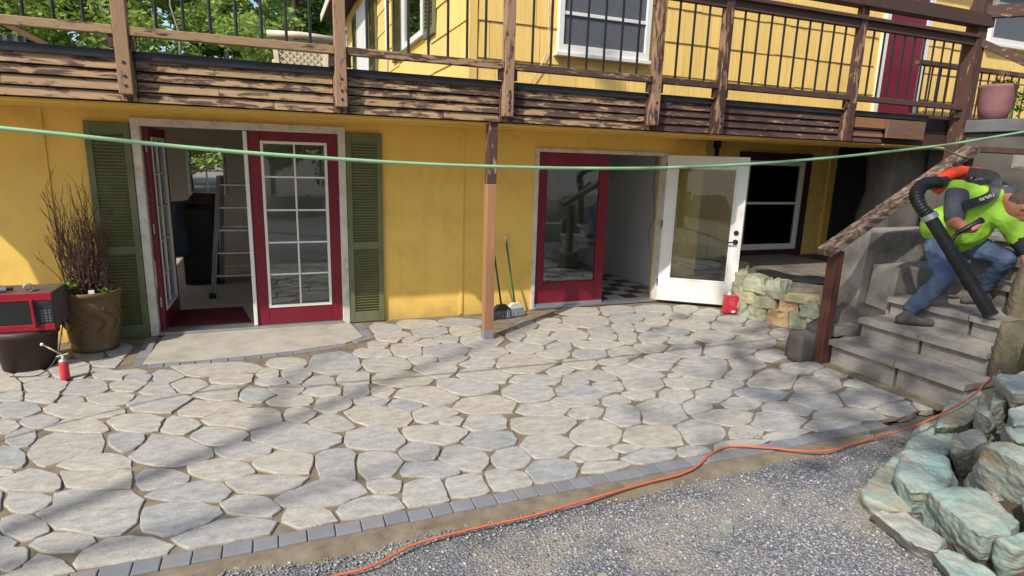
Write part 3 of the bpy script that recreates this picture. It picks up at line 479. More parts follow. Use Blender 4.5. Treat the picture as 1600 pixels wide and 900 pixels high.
# ---------------- upper storey
UX, UY, UZ = 2.15, .10, 2.55
core = hb('upper_wall', 'yellow', (UX+.02,12.6,UY+.02,11.9,UZ,5.95))
def shingle_rows(axis, lo, hi, z0, nrow, exp_, wmin, wmax, skip, seed, cov=.0, plane=None):
    r = random.Random(seed)
    for k in range(nrow):
        z = z0+k*exp_; u = lo-r.uniform(0, wmin)
        while u < hi:
            w_ = r.uniform(wmin, wmax); a, b = max(u, lo)+.004, min(u+w_, hi)-.004; u += w_
            if b-a < .03 or skip((a+b)/2, z+exp_/2): continue
            t0 = r.uniform(.018,.024); dz = r.uniform(-.006,.006)
            if axis == 'x': pts = [(a,plane,z+exp_+.02),(b,plane,z+exp_+.02),(b,plane,z+dz),(a,plane,z+dz),(a,plane-.006,z+exp_+.02),(b,plane-.006,z+exp_+.02),(b,plane-t0,z+dz),(a,plane-t0,z+dz)]
            else: pts = [(plane,a,z+exp_+.02),(plane,b,z+exp_+.02),(plane,b,z+dz),(plane,a,z+dz),(plane-.006,a,z+exp_+.02),(plane-.006,b,z+exp_+.02),(plane-t0,b,z+dz),(plane-t0,a,z+dz)]
            MB().add(pts, [(0,1,2,3),(7,6,5,4),(4,5,1,0),(6,7,3,2),(5,6,2,1),(7,4,0,3)]).build('shingle', MAT['yellow_shingle'], core, fixn=True)
WIN = (3.24, 4.52, 3.14, 4.55); UD = (8.66, 9.62); W3 = (11.05, 12.3, 3.98, 5.0)
def skipf(x, z): return (WIN[0]-.05 < x < WIN[1]+.05 and WIN[2] < z < WIN[3]) or (UD[0]-.02 < x < UD[1]+.02 and z < 4.6) or (W3[0] < x < W3[1] and z > W3[2])
shingle_rows('x', UX+.10, 12.55, 2.60, 6, .405, .26, .46, skipf, 4, plane=UY+.02)
shingle_rows('y', UY+.10, 11.8, 2.60, 8, .405, .8, 1.3, lambda y, z: (2.1 < y < 3.9 and z > 3.55) or (7.6 < y < 9.4), 5, plane=UX+.02)
hb('corner_board', 'yellow_shingle', (UX-.01,UX+.09,UY-.012,UY+.02,UZ,5.9), (UX-.012,UX+.019,UY-.0125,UY+.09,UZ,5.9), bevel=.003)
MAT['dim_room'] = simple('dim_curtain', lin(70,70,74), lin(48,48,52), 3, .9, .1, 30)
def window(x0, x1, z0, z1, y, rail, frame='white', fw=.07, casing_m=None, cw=.1, sill=True, dark=True):
    f = MB(); f.box(x0,x0+fw,y-.05,y+.03,z0,z1); f.box(x1-fw,x1,y-.05,y+.03,z0,z1); f.box(x0+fw,x1-fw,y-.05,y+.03,z0,z0+fw*1.3); f.box(x0+fw,x1-fw,y-.05,y+.03,z1-fw,z1); f.box(x0+fw,x1-fw,y-.04,y+.02,rail-.02,rail+.02)
    w = f.build('window', MAT[frame], house, bevel=.004)
    for a, b in ((z0+fw*1.3, rail-.02), (rail+.02, z1-fw)): MB().box(x0+fw,x1-fw,y-.012,y-.006,a,b).build('pane', MAT['glass'], w)
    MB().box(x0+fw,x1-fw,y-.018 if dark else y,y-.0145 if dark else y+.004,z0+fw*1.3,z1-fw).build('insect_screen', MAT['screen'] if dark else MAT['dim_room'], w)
    if sill: MB().box(x0-.04,x1+.04,y-.09,y+.02,z0-.045,z0-.001).build('sill', MAT[frame], w, bevel=.004)
    if casing_m: MB().box(x0-cw,x0,y-.06,y+.02,z0-cw,z1+cw).box(x1,x1+cw,y-.06,y+.02,z0-cw,z1+cw).box(x0,x1,y-.06,y+.02,z0-cw,z0-.046 if sill else z0).box(x0,x1,y-.06,y+.02,z1,z1+cw).build('casing', MAT[casing_m], w, bevel=.004)
    return w
window(*WIN, UY+.0, 3.585); window(*W3, UY, 4.6)
# red upper door with white trim
hb('door_casing', 'white', (UD[0]-.02,UD[0]+.07,UY-.045,UY+.03,2.6,4.72), (UD[1]-.09,UD[1]+.02,UY-.045,UY+.03,2.6,4.72), (UD[0]+.07,UD[1]-.09,UY-.045,UY+.03,4.64,4.72), bevel=.004)
hb('door', 'burgundy', (UD[0]+.072,UD[1]-.092,UY-.028,UY+.02,2.6,4.638), bevel=.004)
# side wall windows and shutters
def side_win(y0, y1, z0, z1, x):
    f = MB(); fw = .09
    f.box(x-.05,x+.02,y0,y0+fw,z0,z1); f.box(x-.05,x+.02,y1-fw,y1,z0,z1); f.box(x-.05,x+.02,y0+fw,y1-fw,z0,z0+fw); f.box(x-.05,x+.02,y0+fw,y1-fw,z1-fw,z1); f.box(x-.04,x+.01,y0+fw,y1-fw,(z0+z1)/2+.1,(z0+z1)/2+.15)
    w = f.build('window', MAT['white'], house, bevel=.004); MB().box(x-.012,x-.006,y0+fw,y1-fw,z0+fw,z1-fw).build('pane', MAT['glass'], w); MB().box(x,x+.003,y0+fw,y1-fw,z0+fw,z1-fw).build('insect_screen', MAT['screen'], w)
def side_shutter(y0, y1, z0, z1, x):
    f = MB(); f.box(x-.045,x-.004,y0,y0+.06,z0,z1); f.box(x-.045,x-.004,y1-.06,y1,z0,z1); f.box(x-.045,x-.004,y0+.06,y1-.06,z0,z0+.1); f.box(x-.045,x-.004,y0+.06,y1-.06,z1-.1,z1)
    s = f.build('shutter', MAT['green'], house, bevel=.003); sl = MB(); n = int((z1-z0-.2)/.05)
    for k in range(n): sl.obox((x-.024, (y0+y1)/2, z0+.1+(k+.5)*(z1-z0-.2)/n), (.042, y1-y0-.12, .008), Matrix.Rotation(rad(-50), 3, 'Y'))
    sl.build('slats', MAT['green'], s)['kind'] = 'stuff'
side_win(2.25, 3.7, 3.58, 5.1, UX); side_shutter(1.6, 2.18, 3.5, 5.1, UX); side_shutter(3.78, 4.6, 3.5, 5.1, UX)
side_shutter(6.4, 7.4, 2.9, 5.3, UX); side_shutter(9.5, 10.2, 2.9, 5.3, UX)
hb('door', 'white', (UX-.03,UX+.02,7.5,9.4,2.6,5.3), bevel=.004)
# conduit and cable on the siding
MB().tube([(UX-.03,5.2,2.6),(UX-.03,5.2,5.8)], .025, 8).build('drain_pipe', MAT['white'], house, smooth=True)
MB().tube([(3.12,UY-.03,4.6),(3.10,UY-.035,3.6),(3.13,UY-.03,3.2),(3.02,UY-.035,2.95),(2.9,UY-.03,2.75)], .006, 6).build('cable', MAT['trim'], house, smooth=True)
# roof with eaves
rf = MB(); rf.add([(1.55,-.5,5.62),(13.2,-.5,5.62),(13.2,12.5,5.62),(1.55,12.5,5.62),(1.55,-.5,5.78),(13.2,-.5,5.78),(13.2,12.5,5.78),(1.55,12.5,5.78),(4.5,6,8.6),(10.3,6,8.6)], [(3,2,1,0),(0,1,5,4),(1,2,6,5),(2,3,7,6),(3,0,4,7),(4,5,9,8),(5,6,9),(6,7,8,9),(7,4,8)])
rf.build('roof', simple('roof_shingle', lin(84,78,74), lin(64,60,58), 12, .9, .6, 30, world=True), house)
hb('fascia', 'white', (1.52,1.549,-.5,12.5,5.6,5.8), (1.55,13.2,-.53,-.501,5.6,5.8))
# lower recessed wall on the right
RY = .9
rw = hb('recessed_wall', 'yellow', (5.51,12.6,RY+.02,RY+.2,-.06,2.55))
def skip2(x, z): return 6.9 < x < 8.42 and .42 < z < 2.05
_c = core; core = rw; shingle_rows('x', 5.52, 9.4, .42, 5, .36, .34, .5, skip2, 9, plane=RY+.02); core = _c
window(7.04, 8.27, .52, 1.97, RY, 1.29, casing_m='brown_trim', cw=.13, sill=False, dark=False); hb('window_ledge', 'dark_concrete', (5.52,9.4,RY-.12,RY+.02,.22,.40), bevel=.01)
hb('recess_shade_panel', 'rubber', (9.0,12.6,RY-.06,RY+.018,-.05,2.5))  # near-black sheet added to paint the shade under the porch
hb('corner_board', 'yellow', (8.85,8.999,RY-.03,RY+.01,.42,2.5))
hb('lamp_bracket', 'plastic_black', (5.60,5.68,-.10,-.02,2.10,2.20), bevel=.01); MB().tube([(5.64,-.06,2.10),(5.64,-.06,2.0),(5.64,-.1,1.93)], .03, 10).build('flood_lamp', MAT['plastic_black'], house, smooth=True)
# ---------------- rooms seen through the doors
fl = simple('room_floor', lin(190,178,158), lin(172,160,142), 3, .6, .1, 40, world=True)
hb('interior_floor', fl, (-3.2,2.6,.16,5.1,-.05,.014)); hb('interior_ceiling', 'interior_grey', (-3.2,2.6,.16,5.1,2.36,2.42))
hb('interior_wall', 'interior_grey', (-3.3,-3.2,.16,1.2,-.05,2.42), (-3.3,-3.2,3.8,5.1,-.05,2.42), (-3.3,-3.2,1.2,3.8,-.05,.8), (-3.3,-3.2,1.2,3.8,2.15,2.42), (2.6,2.7,.16,5.1,-.05,2.42), (-3.2,-1.38,5.1,5.2,-.05,2.42), (-.78,2.6,5.1,5.2,-.05,2.42), (-1.38,-.78,5.1,5.2,-.05,1.1), (-1.38,-.78,5.1,5.2,1.95,2.42))  # left wall has an added, unseen opening that brings daylight into the room
hb('back_window', 'white', (-1.38,-1.35,5.08,5.2,1.1,1.95), (-.81,-.78,5.08,5.2,1.1,1.95), (-1.35,-.81,5.08,5.2,1.1,1.13), (-1.35,-.81,5.08,5.2,1.92,1.95), (-1.09,-1.07,5.1,5.2,1.13,1.92), (-1.35,-.81,5.1,5.19,1.5,1.52))
hb('interior_wall', 'interior_white', (5.36,5.41,.17,4.2,-.05,2.3), (2.72,2.8,.17,4.2,-.05,2.3), (2.8,5.36,4.2,4.3,-.05,2.3))
hb('interior_ceiling', 'interior_white', (2.72,5.41,.17,4.2,2.3,2.36)); hb('interior_floor', fl, (2.8,5.36,.165,4.2,-.05,.004))
chk = hb('checkered_floor', 'interior_grey', (2.82,5.35,.168,4.1,.005,.010))
dk = simple('dark_tile', lin(78,66,58), lin(64,54,48), 6, .4, .05, 30); lt = simple('light_tile', lin(206,202,194), lin(190,186,178), 6, .4, .05, 30)
tm = {}
for mt in (dk, lt):
    me = bpy.data.meshes.new('tile'); q = MB().box(-.118,.118,-.118,.118,0,.006); me.from_pydata(q.v, [], q.f); me.materials.append(mt); tm[mt.name] = me
for i in range(10):
    for j in range(10):
        if 2.95+.24*i+.12 > 5.35: continue
        put('tile', tm[(dk if (i+j) % 2 else lt).name], chk, Matrix.Translation((2.95+.24*i, .30+.24*j, .010)))
MB().tube([(5.345,.9,2.2),(5.34,.92,1.5),(5.34,.82,1.1),(5.34,.95,.85),(5.34,.9,.6)], .007, 6).build('hanging_cable', MAT['interior_grey'], house, smooth=True)
hb('outlet', 'white', (5.352,5.359,1.45,1.53,.36,.48))

# ================================================================== DECK
deck = thing('deck', 'weathered brown wooden balcony deck with black balusters along the front of the house', 'deck', (2.0, -1.07, 2.2))
DF = -1.07
posts = [-1.013, .591, 2.14, 3.81, 4.67, 6.67]
hb('floor', 'flashing', (-3.35,8.75,DF+.035,UY+.0,2.44,2.585), parent=deck)
MB().prism([(-3.54,DF+.04),(-3.35,DF+.04),(-3.35,11.9),(-2.56,11.9),(-2.56,0)][:2]+[(-3.35,0),(-2.60,0)], 2.44, 2.58).build('floor_corner', MAT['flashing'], deck, fixn=True)
hb('roof_deck', 'flashing', (-3.3,UX+.018,UY+.001,11.9,2.43,2.575), parent=deck)
hb('beam', 'post', (-3.3,8.8,DF+.05,DF+.15,2.225,2.438), parent=deck)['wear'] = -.2
MB().beam((-3.56,DF,2.35),(-2.55,-.02,2.35),.05,.3).build('end_fascia', MAT['board'], deck)
MB().beam((-3.75,DF,1.75),(-2.85,-.02,1.75),.04,.06).build('end_brace', MAT['board'], deck)
hb('flashing', 'flashing', (-3.5,8.2,DF-.055,DF+.034,2.588,2.60), (-3.5,8.2,DF-.055,DF-.045,2.535,2.588), parent=deck, bevel=.002)
# lapped fascia boards between the posts, with butt joints where the photo shows them
joints = {0:[-.62], 1:[-.66,-.5,.25], 2:[-.2,.25], 3:[], 4:[], 5:[]}
bays = [(-3.5,-1.013),(-1.013,.591),(.591,2.14),(2.14,3.81),(3.81,4.67),(4.67,6.67),(6.67,7.45)]
wear0 = [.055,.04,.02,-.05,-.12,-.14,-.2]
rb = random.Random(5)
for bi, (a, b) in enumerate(bays):
    for k, (z0, z1) in enumerate(((2.222,2.292),(2.302,2.374),(2.384,2.448),(2.458,2.54))):
        cuts = [a+.06, b-.06]
        if bi in (0,1,2) and k in (0,1,3): cuts.insert(1, a+(b-a)*rb.uniform(.3,.7))
        for c0, c1 in zip(cuts[:-1], cuts[1:]):
            o = MB().add([(c0+.001,DF-.046,z0),(c1-.001,DF-.046,z0),(c1-.001,DF-.022,z1),(c0+.001,DF-.022,z1),(c0+.001,DF-.016,z0),(c1-.001,DF-.016,z0),(c1-.001,DF+.008,z1),(c0+.001,DF+.008,z1)],
                [(0,1,2,3),(5,4,7,6),(4,5,1,0),(3,2,6,7),(4,0,3,7),(1,5,6,2)]).build('fascia_board', MAT['board'], deck, bevel=.003)
            o['wear'] = wear0[bi]+rb.uniform(-.04,.05)
hb('gap_shade_backing', 'plastic_black', (-3.5,7.5,DF+.021,DF+.049,2.226,2.53), parent=deck)  # black strip behind the board gaps paints their shadow lines
for i, x in enumerate(posts):
    zb = 2.27 if i < 4 else 2.215
    p_ = MB().box(x-.048,x+.048,DF-.15,DF-.057,zb,4.05).build('railing_post', MAT['post'], deck, bevel=.006); p_['wear'] = [.16,.14,.08,.03,-.02,-.08][i]
    q = MB().box(x-.058,x+.058,DF-.0565,DF-.003,2.222,2.535).build('post_block', MAT['post'], deck, bevel=.004); q['wear'] = [.0,-.02,-.05,-.1,-.1,-.1][i]
    for z in (2.50,2.40,2.33): MB().tube([(x+.004,DF-.149,z),(x+.004,DF-.155,z)], .012, 8).build('bolt', MAT['rubber'], p_)
cp = MB().box(8.73,8.90,DF-.16,DF+.02,1.9,4.2).build('corner_post', MAT['post'], deck, bevel=.008); cp['wear'] = -.15
ends = [-3.5]+posts+[8.73]
bal_me = bpy.data.meshes.new('baluster'); q = MB().tube([(0,0,-.47),(0,0,.47)], .0125, 8); bal_me.from_pydata(q.v, [], q.f); bal_me.materials.append(MAT['black'])
for i in range(len(ends)-1):
    a, b = ends[i]+.05, ends[i+1]-.05; wv = [.1,.1,.0,-.08,-.12,-.15,-.18][i]
    if i == len(ends)-2: b = 8.728
    br = MB().box(a,b,DF-.135,DF-.065,2.70,2.765).build('bottom_rail', MAT['board'], deck, bevel=.004); br['wear'] = wv
    tr = MB().box(a-.04,b+.04,DF-.17,DF-.04,3.62,3.66).box(a,b,DF-.13,DF-.07,3.53,3.619).build('top_rail', MAT['board'], deck, bevel=.004); tr['wear'] = wv-.1
    for xx in (a+.02, b-.02): MB().box(xx-.02,xx+.02,DF-.12,DF-.06,2.605,2.699).build('rail_block', MAT['post'], deck)['wear'] = -.1
    n = max(2, round((b-a)/.185)-1); 
    for k in range(n): put('baluster', bal_me, br, Matrix.Translation((a+(b-a)*(k+1)/(n+1), DF-.10, 3.2)))
sp = MB().box(1.985,2.085,DF-.02,DF+.08,.105,1.62).build('support_post', MAT['new_wood'], deck, bevel=.005)
up = MB().box(1.988,2.082,DF-.017,DF+.077,1.621,2.222).build('old_post_stub', MAT['post'], deck, bevel=.004); up['wear'] = -.08
MB().box(1.980,2.090,DF-.025,DF+.085,-.004,.012).box(1.980,1.984,DF-.022,DF+.08,.012,.104).box(2.0865,2.09,DF-.022,DF+.08,.012,.104).box(1.984,2.0865,DF-.025,DF-.0215,.012,.104).build('post_bracket', MAT['aluminium'], deck)
MAT['shaded_board'] = new_wood('shaded_bare_wood', lin(150,106,68), (1,20,20))
# roof-side beams and unfinished end on the right; patch and bare boards hold shade in their colour
b1 = MB().box(5.5,8.95,DF-.20,DF-.05,3.76,3.92).build('arbour_beam', MAT['board'], deck, bevel=.006); b1['wear'] = -.22
b2 = MB().beam((8.8,DF-.1,3.95),(10.6,-2.6,4.0),.09,.16).build('arbour_beam', MAT['board'], deck, bevel=.006); b2['wear'] = -.1
MB().box(7.40,8.10,DF-.10,DF-.06,2.285,2.515).build('plywood_patch', MAT['ply'], deck, bevel=.003)
MB().box(6.75,7.99,DF-.05,DF-.01,2.40,2.52).build('bare_board', MAT['shaded_board'], deck, bevel=.003)
MB().box(6.76,7.40,DF-.045,DF-.02,2.29,2.33).build('bare_board', MAT['shaded_board'], deck, bevel=.003)

# ================================================================== STEPS, LANDING, HANDRAIL
steps = thing('concrete_steps', 'grey concrete block steps climbing from the patio, worker standing on them', 'steps', (5.6,-3.35,0))
for i in range(6):
    xf = (4.985,5.355,5.71,6.45,6.82,7.19)[i]; zt = .25+.195*i; z0 = -.02 if i == 0 else zt-.195; td_ = .76 if i == 2 else .42
    ym = -3.42+.1*math.sin(i*2.3); y1 = -2.75+.02*math.sin(i*3); y0 = -4.0+.09*i if i < 4 else -3.7
    for k, (a, b) in enumerate(((y0, ym-.003), (ym+.003, y1))):
        lump('tread', [(xf-.035,a),(xf+td_,a),(xf+td_,b),(xf-.035,b)], zt-.052, zt, MAT['concrete'], steps, 1.0, .006, i*3+k, 6, (0,0), False, 7, .6)
        MB().box(xf+.01,xf+td_-.02,a+.01,b-.01,z0,zt-.053).build('riser_block', MAT['concrete'], steps, bevel=.006)
MB().box(7.3,8.86,-4.6,-2.46,.2,1.222).build('middle_landing', MAT['concrete'], steps, bevel=.01)
MB().box(4.86,5.0,-2.76,-3.9,.0,.012).build('mortar_edge', MAT['sand'], steps)
cheek = thing('cheek_wall', 'stepped rough concrete side wall left of the steps behind the handrail post', 'wall', (5.9,-2.5,0))
lump('lower_block', [(5.10,-2.73),(5.76,-2.73),(5.76,-2.25),(5.2,-2.2)], -.02, .36, MAT['dark_concrete'], cheek, .9, .05, 1, 4, (.42,0), True)
lump('middle_block', [(5.77,-2.735),(7.0,-2.735),(7.0,-2.45),(5.77,-2.45)], -.02, .92, MAT['concrete'], cheek, .97, .03, 2, 3, (0,0), False, 4, .2, .015)
lump('rear_block', [(5.70,-2.44),(8.8,-2.44),(8.8,-2.1),(5.75,-2.1)], -.02, 1.25, MAT['concrete'], cheek, .99, .02, 3, 3, (0,0), False, 4, .2, .015)
lump('rough_cap', [(5.10,-2.70),(5.42,-2.72),(5.45,-2.6),(5.15,-2.55)], .25, .33, MAT['concrete'], cheek, .9, .03, 5, 3)
tag(lump('concrete_block', [(4.70,-2.66),(4.99,-2.64),(5.02,-2.46),(4.74,-2.44)], -.02, .27, MAT['dark_concrete'], None, .9, .02, 4, 4, (0,0), True), 'grey concrete block leaning against the foot of the brown handrail post', 'block')
hr = thing('stair_handrail', 'weathered brown wooden handrail sloping up beside the concrete steps', 'handrail', (4.93,-2.68,0))
MAT['rail_wood'] = weathered('weathered_rail', lin(150,128,110), lin(94,74,64), (2.5,9,9), (2.5,60,60))
o = MB().beam((4.76,-2.72,1.105),(6.60,-2.72,2.115),.15,.075).build('rail', MAT['rail_wood'], hr, bevel=.008); o['wear'] = .0
redpost = simple('red_brown_post', lin(96,58,44), lin(70,42,34), 4, .7, .3, 40, stretch=(10,10,1))
MB().box(4.885,4.985,-2.755,-2.655,-.01,1.115).build('post', redpost, hr, bevel=.006)
MB().box(6.50,6.60,-2.755,-2.655,1.03,2.02).build('post', MAT['brown_trim'], hr, bevel=.006)
o = MB().box(6.62,8.8,-2.79,-2.65,2.08,2.14).build('rail', MAT['rail_wood'], hr, bevel=.006); o['wear'] = -.2
porch = thing('porch_landing', 'dark concrete porch landing at the top of the steps beside the corner post', 'porch', (10,-2,0))
MB().box(8.86,13,-5,-1.0,-.05,2.40).build('foundation', MAT['dark_concrete'], porch, bevel=.01)
MB().box(8.92,13,-.999,.09,1.2,2.40).build('foundation', MAT['dark_concrete'], porch, bevel=.01)
MB().box(8.80,13,-5.05,.08,2.41,2.57).build('slab', simple('slate_slab', lin(112,114,116), lin(92,94,96), 4, .8, .3, 60), porch, bevel=.01)
MB().box(8.855,8.862,-2.25,-1.85,1.95,2.15).box(8.846,8.854,-2.22,-1.88,1.97,2.13).build('vent', MAT['concrete'], porch)
lump('pier', [(8.2,-.7),(8.95,-.75),(9.0,-.3),(8.25,-.25)], -.05, 2.42, MAT['dark_concrete'], porch, .9, .07, 6, 5, (0,0), True, 3)
o = MB().beam((8.85,-1.16,3.60),(9.2,-2.15,2.98),.09,.09).build('stair_rail', MAT['board'], porch, bevel=.006); o['wear'] = -.1
o = MB().box(8.95,12,-.35,-.27,2.66,2.72).build('bottom_rail', MAT['board'], porch); o['wear'] = -.2
o = MB().box(8.95,12,-.37,-.25,3.42,3.48).build('top_rail', MAT['board'], porch); o['wear'] = -.15
for k in range(16): put('baluster', bal_me, porch, Matrix.Translation((9.1+.19*k, -.31, 3.05)) @ Matrix.Diagonal((1,1,.8,1)))
# ================================================================== ROCK WALL on the right
ROCKS=[[(3.740,-4.382,0.070),(3.363,-4.507,0.070),(3.083,-4.619,0.070),(3.006,-4.692,0.070),(3.054,-4.847,0.070),(3.123,-4.883,0.070),(3.353,-4.621,0.070),(3.922,-4.259,-0.050),(3.228,-4.516,-0.050),(3.093,-4.615,-0.050),(3.042,-4.763,-0.050),(3.235,-4.830,-0.050)],[(2.881,-4.833,0.090),(3.069,-4.904,0.090),(3.008,-5.126,0.090),(2.865,-5.180,0.090),(2.818,-5.113,0.090),(3.017,-4.736,-0.050),(2.987,-4.813,-0.050),(2.936,-5.056,-0.050),(2.981,-5.138,-0.050),(3.160,-5.069,-0.050)],[(3.485,-4.559,0.200),(3.692,-4.576,0.200),(3.663,-4.702,0.200),(3.404,-4.889,0.200),(3.237,-4.942,0.200),(3.082,-4.889,0.200),(3.185,-4.743,0.200),(3.586,-4.477,-0.030),(3.418,-4.578,-0.030),(3.219,-4.811,-0.030),(3.393,-4.916,-0.030),(3.671,-4.811,-0.030)],[(3.138,-4.943,0.220),(3.323,-4.966,0.220),(3.405,-5.060,0.220),(3.288,-5.276,0.220),(3.138,-5.316,0.220),(2.975,-5.290,0.220),(3.337,-4.783,-0.040),(3.221,-4.909,-0.040),(3.119,-5.240,-0.040),(3.311,-5.293,-0.040),(3.597,-5.181,-0.040)],[(2.887,-5.139,0.070),(2.992,-5.186,0.070),(3.007,-5.347,0.070),(2.952,-5.431,0.070),(2.757,-5.362,0.070),(3.030,-5.053,-0.060),(2.887,-5.304,-0.060),(3.121,-5.387,-0.060)],[(3.386,-5.024,0.480),(3.486,-5.027,0.480),(3.626,-5.183,0.480),(3.409,-5.293,0.480),(3.338,-5.224,0.480),(3.697,-4.791,0.050),(3.552,-4.938,0.050),(3.522,-5.205,0.050),(3.587,-5.283,0.050),(3.980,-5.085,0.050)],[(3.000,-5.339,0.240),(3.170,-5.358,0.240),(3.270,-5.433,0.240),(3.144,-5.495,0.240),(2.984,-5.421,0.240),(3.302,-5.199,-0.050),(3.095,-5.346,-0.050),(3.310,-5.467,-0.050)],[(4.256,-4.193,0.120),(4.555,-4.233,0.120),(4.142,-4.466,0.120),(3.911,-4.557,0.120),(3.652,-4.454,0.120),(3.925,-4.317,0.120),(4.559,-3.981,-0.060),(3.942,-4.246,-0.060),(3.747,-4.365,-0.060),(3.944,-4.567,-0.060),(4.489,-4.328,-0.060)],[(4.269,-4.269,0.200),(4.704,-4.071,0.200),(5.069,-4.052,0.200),(4.499,-4.365,0.200),(4.280,-4.423,0.200),(4.038,-4.386,0.200),(4.450,-4.126,-0.050),(4.576,-4.295,-0.050),(4.981,-4.139,-0.050)],[(3.867,-4.602,0.280),(4.073,-4.613,0.280),(3.941,-4.735,0.280),(3.753,-4.776,0.280),(3.684,-4.711,0.280),(4.175,-4.442,0.000),(3.884,-4.673,0.000),(4.151,-4.681,0.000),(4.495,-4.481,0.000)],[(4.185,-4.508,0.360),(4.600,-4.317,0.360),(4.520,-4.413,0.360),(4.124,-4.643,0.360),(4.415,-4.409,0.050),(4.362,-4.510,0.050),(4.566,-4.459,0.050)],[(4.217,-4.577,0.420),(4.781,-4.301,0.420),(4.699,-4.404,0.420),(4.376,-4.584,0.420),(4.498,-4.461,0.100),(4.454,-4.546,0.100),(4.655,-4.492,0.100)],[(4.423,-4.468,0.540),(4.739,-4.462,0.540),(4.885,-4.609,0.540),(4.561,-4.768,0.540),(4.226,-4.675,0.540),(4.866,-4.285,0.150),(4.566,-4.570,0.150),(4.846,-4.701,0.150)],[(4.151,-4.711,0.450),(4.319,-4.704,0.450),(4.491,-4.820,0.450),(4.231,-4.947,0.450),(3.929,-4.867,0.450),(4.367,-4.604,0.050),(4.313,-4.745,0.050),(4.549,-4.866,0.050)],[(3.918,-4.833,0.420),(4.109,-4.822,0.420),(4.253,-4.942,0.420),(4.023,-5.054,0.420),(3.753,-4.982,0.420),(4.280,-4.691,0.050),(4.212,-4.835,0.050),(4.450,-4.914,0.050)],[(3.289,-5.276,0.340),(3.447,-5.300,0.340),(3.457,-5.445,0.340),(3.206,-5.562,0.340),(3.070,-5.442,0.340),(3.621,-5.151,0.050),(3.432,-5.361,0.050),(3.556,-5.454,0.050)],[(5.457,-4.067,0.600),(6.020,-4.042,0.600),(5.356,-4.519,0.600),(4.721,-4.536,0.600),(5.802,-3.955,0.200),(5.188,-4.447,0.200),(5.476,-4.539,0.200)]]
CORD=[(0.051,-4.326,0.008),(0.176,-4.300,0.008),(0.333,-4.292,0.008),(0.564,-4.198,0.008),(0.869,-4.172,0.008),(1.194,-4.165,0.008),(1.479,-4.135,0.008),(1.932,-4.083,0.008),(2.221,-4.065,0.008),(2.407,-4.012,0.008),(2.588,-3.914,0.008),(2.781,-3.875,0.013),(3.021,-3.973,0.013),(3.237,-4.092,0.013),(3.423,-4.134,0.013),(3.699,-4.107,0.008),(4.090,-4.100,0.028),(3.963,-4.339,0.222),(4.271,-4.301,0.252),(4.565,-4.244,0.272),(4.781,-4.211,0.332),(4.532,-4.399,0.512),(4.138,-4.628,0.672)]
HOSE=[(-1.388,-3.000,1.950),(-1.240,-3.000,1.942),(-0.925,-3.000,1.918),(-0.554,-3.000,1.887),(-0.147,-3.000,1.860),(0.339,-3.000,1.839),(0.880,-3.000,1.822),(1.486,-3.000,1.817),(2.065,-3.000,1.822),(2.708,-3.000,1.841),(3.423,-3.000,1.882),(4.222,-3.000,1.949),(4.961,-3.000,2.025),(5.777,-3.000,2.120),(6.306,-3.000,2.198),(6.869,-3.000,2.282),(7.679,-3.000,2.407)]
J={'heelL':(5.493,-3.044,0.484),'toeL':(5.727,-3.205,0.434),'ankleL':(5.594,-3.062,0.582),'kneeL':(5.654,-3.270,0.931),'hipL':(5.873,-3.037,1.174),'heelR':(6.369,-3.247,0.667),'toeR':(6.088,-3.185,0.637),'ankleR':(6.346,-3.213,0.775),'kneeR':(6.221,-3.413,1.119),'hipR':(6.252,-3.031,1.189),'pelvis':(6.031,-3.018,1.242),'belly':(6.088,-3.101,1.362),'chest':(6.146,-3.183,1.585),'neck':(6.226,-3.296,1.711),'head':(6.180,-3.481,1.598),'shR':(5.894,-3.096,1.714),'elR':(5.798,-3.167,1.432),'wrR':(5.672,-3.347,1.390),'haR':(5.660,-3.405,1.402),'shL':(6.153,-3.415,1.455),'elL':(6.243,-3.554,1.205),'haL':(6.188,-3.679,0.952),'back':(6.112,-3.001,1.741),'filt':(6.136,-2.936,1.919),'hem':(5.884,-2.994,1.376),'tube0':(5.367,-3.223,1.487),'tube1':(5.683,-3.681,0.684),'e1':(5.790,-2.995,1.778),'e2':(5.513,-3.031,1.758),'e3':(5.332,-3.102,1.663),'e4':(5.318,-3.176,1.556),'or0':(5.813,-2.974,1.813),'or1':(6.059,-2.991,1.883),'or2':(6.206,-3.068,1.900),'st0':(5.985,-3.093,1.884),'st1':(6.068,-3.256,1.851),'st2':(6.028,-3.327,1.757),'st3':(5.953,-3.330,1.665),'st4':(5.779,-3.236,1.578),'sl0':(6.214,-3.496,1.497),'sl1':(6.167,-3.484,1.370),'sl2':(6.105,-3.422,1.341),'grip0':(5.505,-3.397,1.359),'grip1':(5.707,-3.452,1.474)}
PLN = [(2.75,-6.2),(2.9,-5.3),(3.2,-4.85),(3.8,-4.6),(4.5,-4.4),(5.25,-4.05),(6.6,-4.0),(8.8,-4.1)]
def bank_h(x, y):
    best = 9
    for (x0,y0),(x1,y1) in zip(PLN[:-1], PLN[1:]):
        dx, dy = x1-x0, y1-y0; u = max(0, min(1, ((x-x0)*dx+(y-y0)*dy)/(dx*dx+dy*dy))); d = math.hypot(x-x0-u*dx, y-y0-u*dy); s = dx*(y-y0)-dy*(x-x0)
        if d < abs(best): best = -d if s > 0 else d
    return -.09 if best < 0 else min(.48+.10*max(0, x-5), -.07+best*.75)+.015*wob(x*3, y*3)
rocks = thing('rock_wall', 'dry stacked retaining wall of turquoise green and ochre rock slabs beside the gravel', 'stone wall', (4.2,-4.7,0))
rk = random.Random(2)
def cloud(name, size, depth=3):
    tx = bpy.data.textures.new(name, 'CLOUDS'); tx.noise_scale = size; tx.noise_depth = depth; return tx
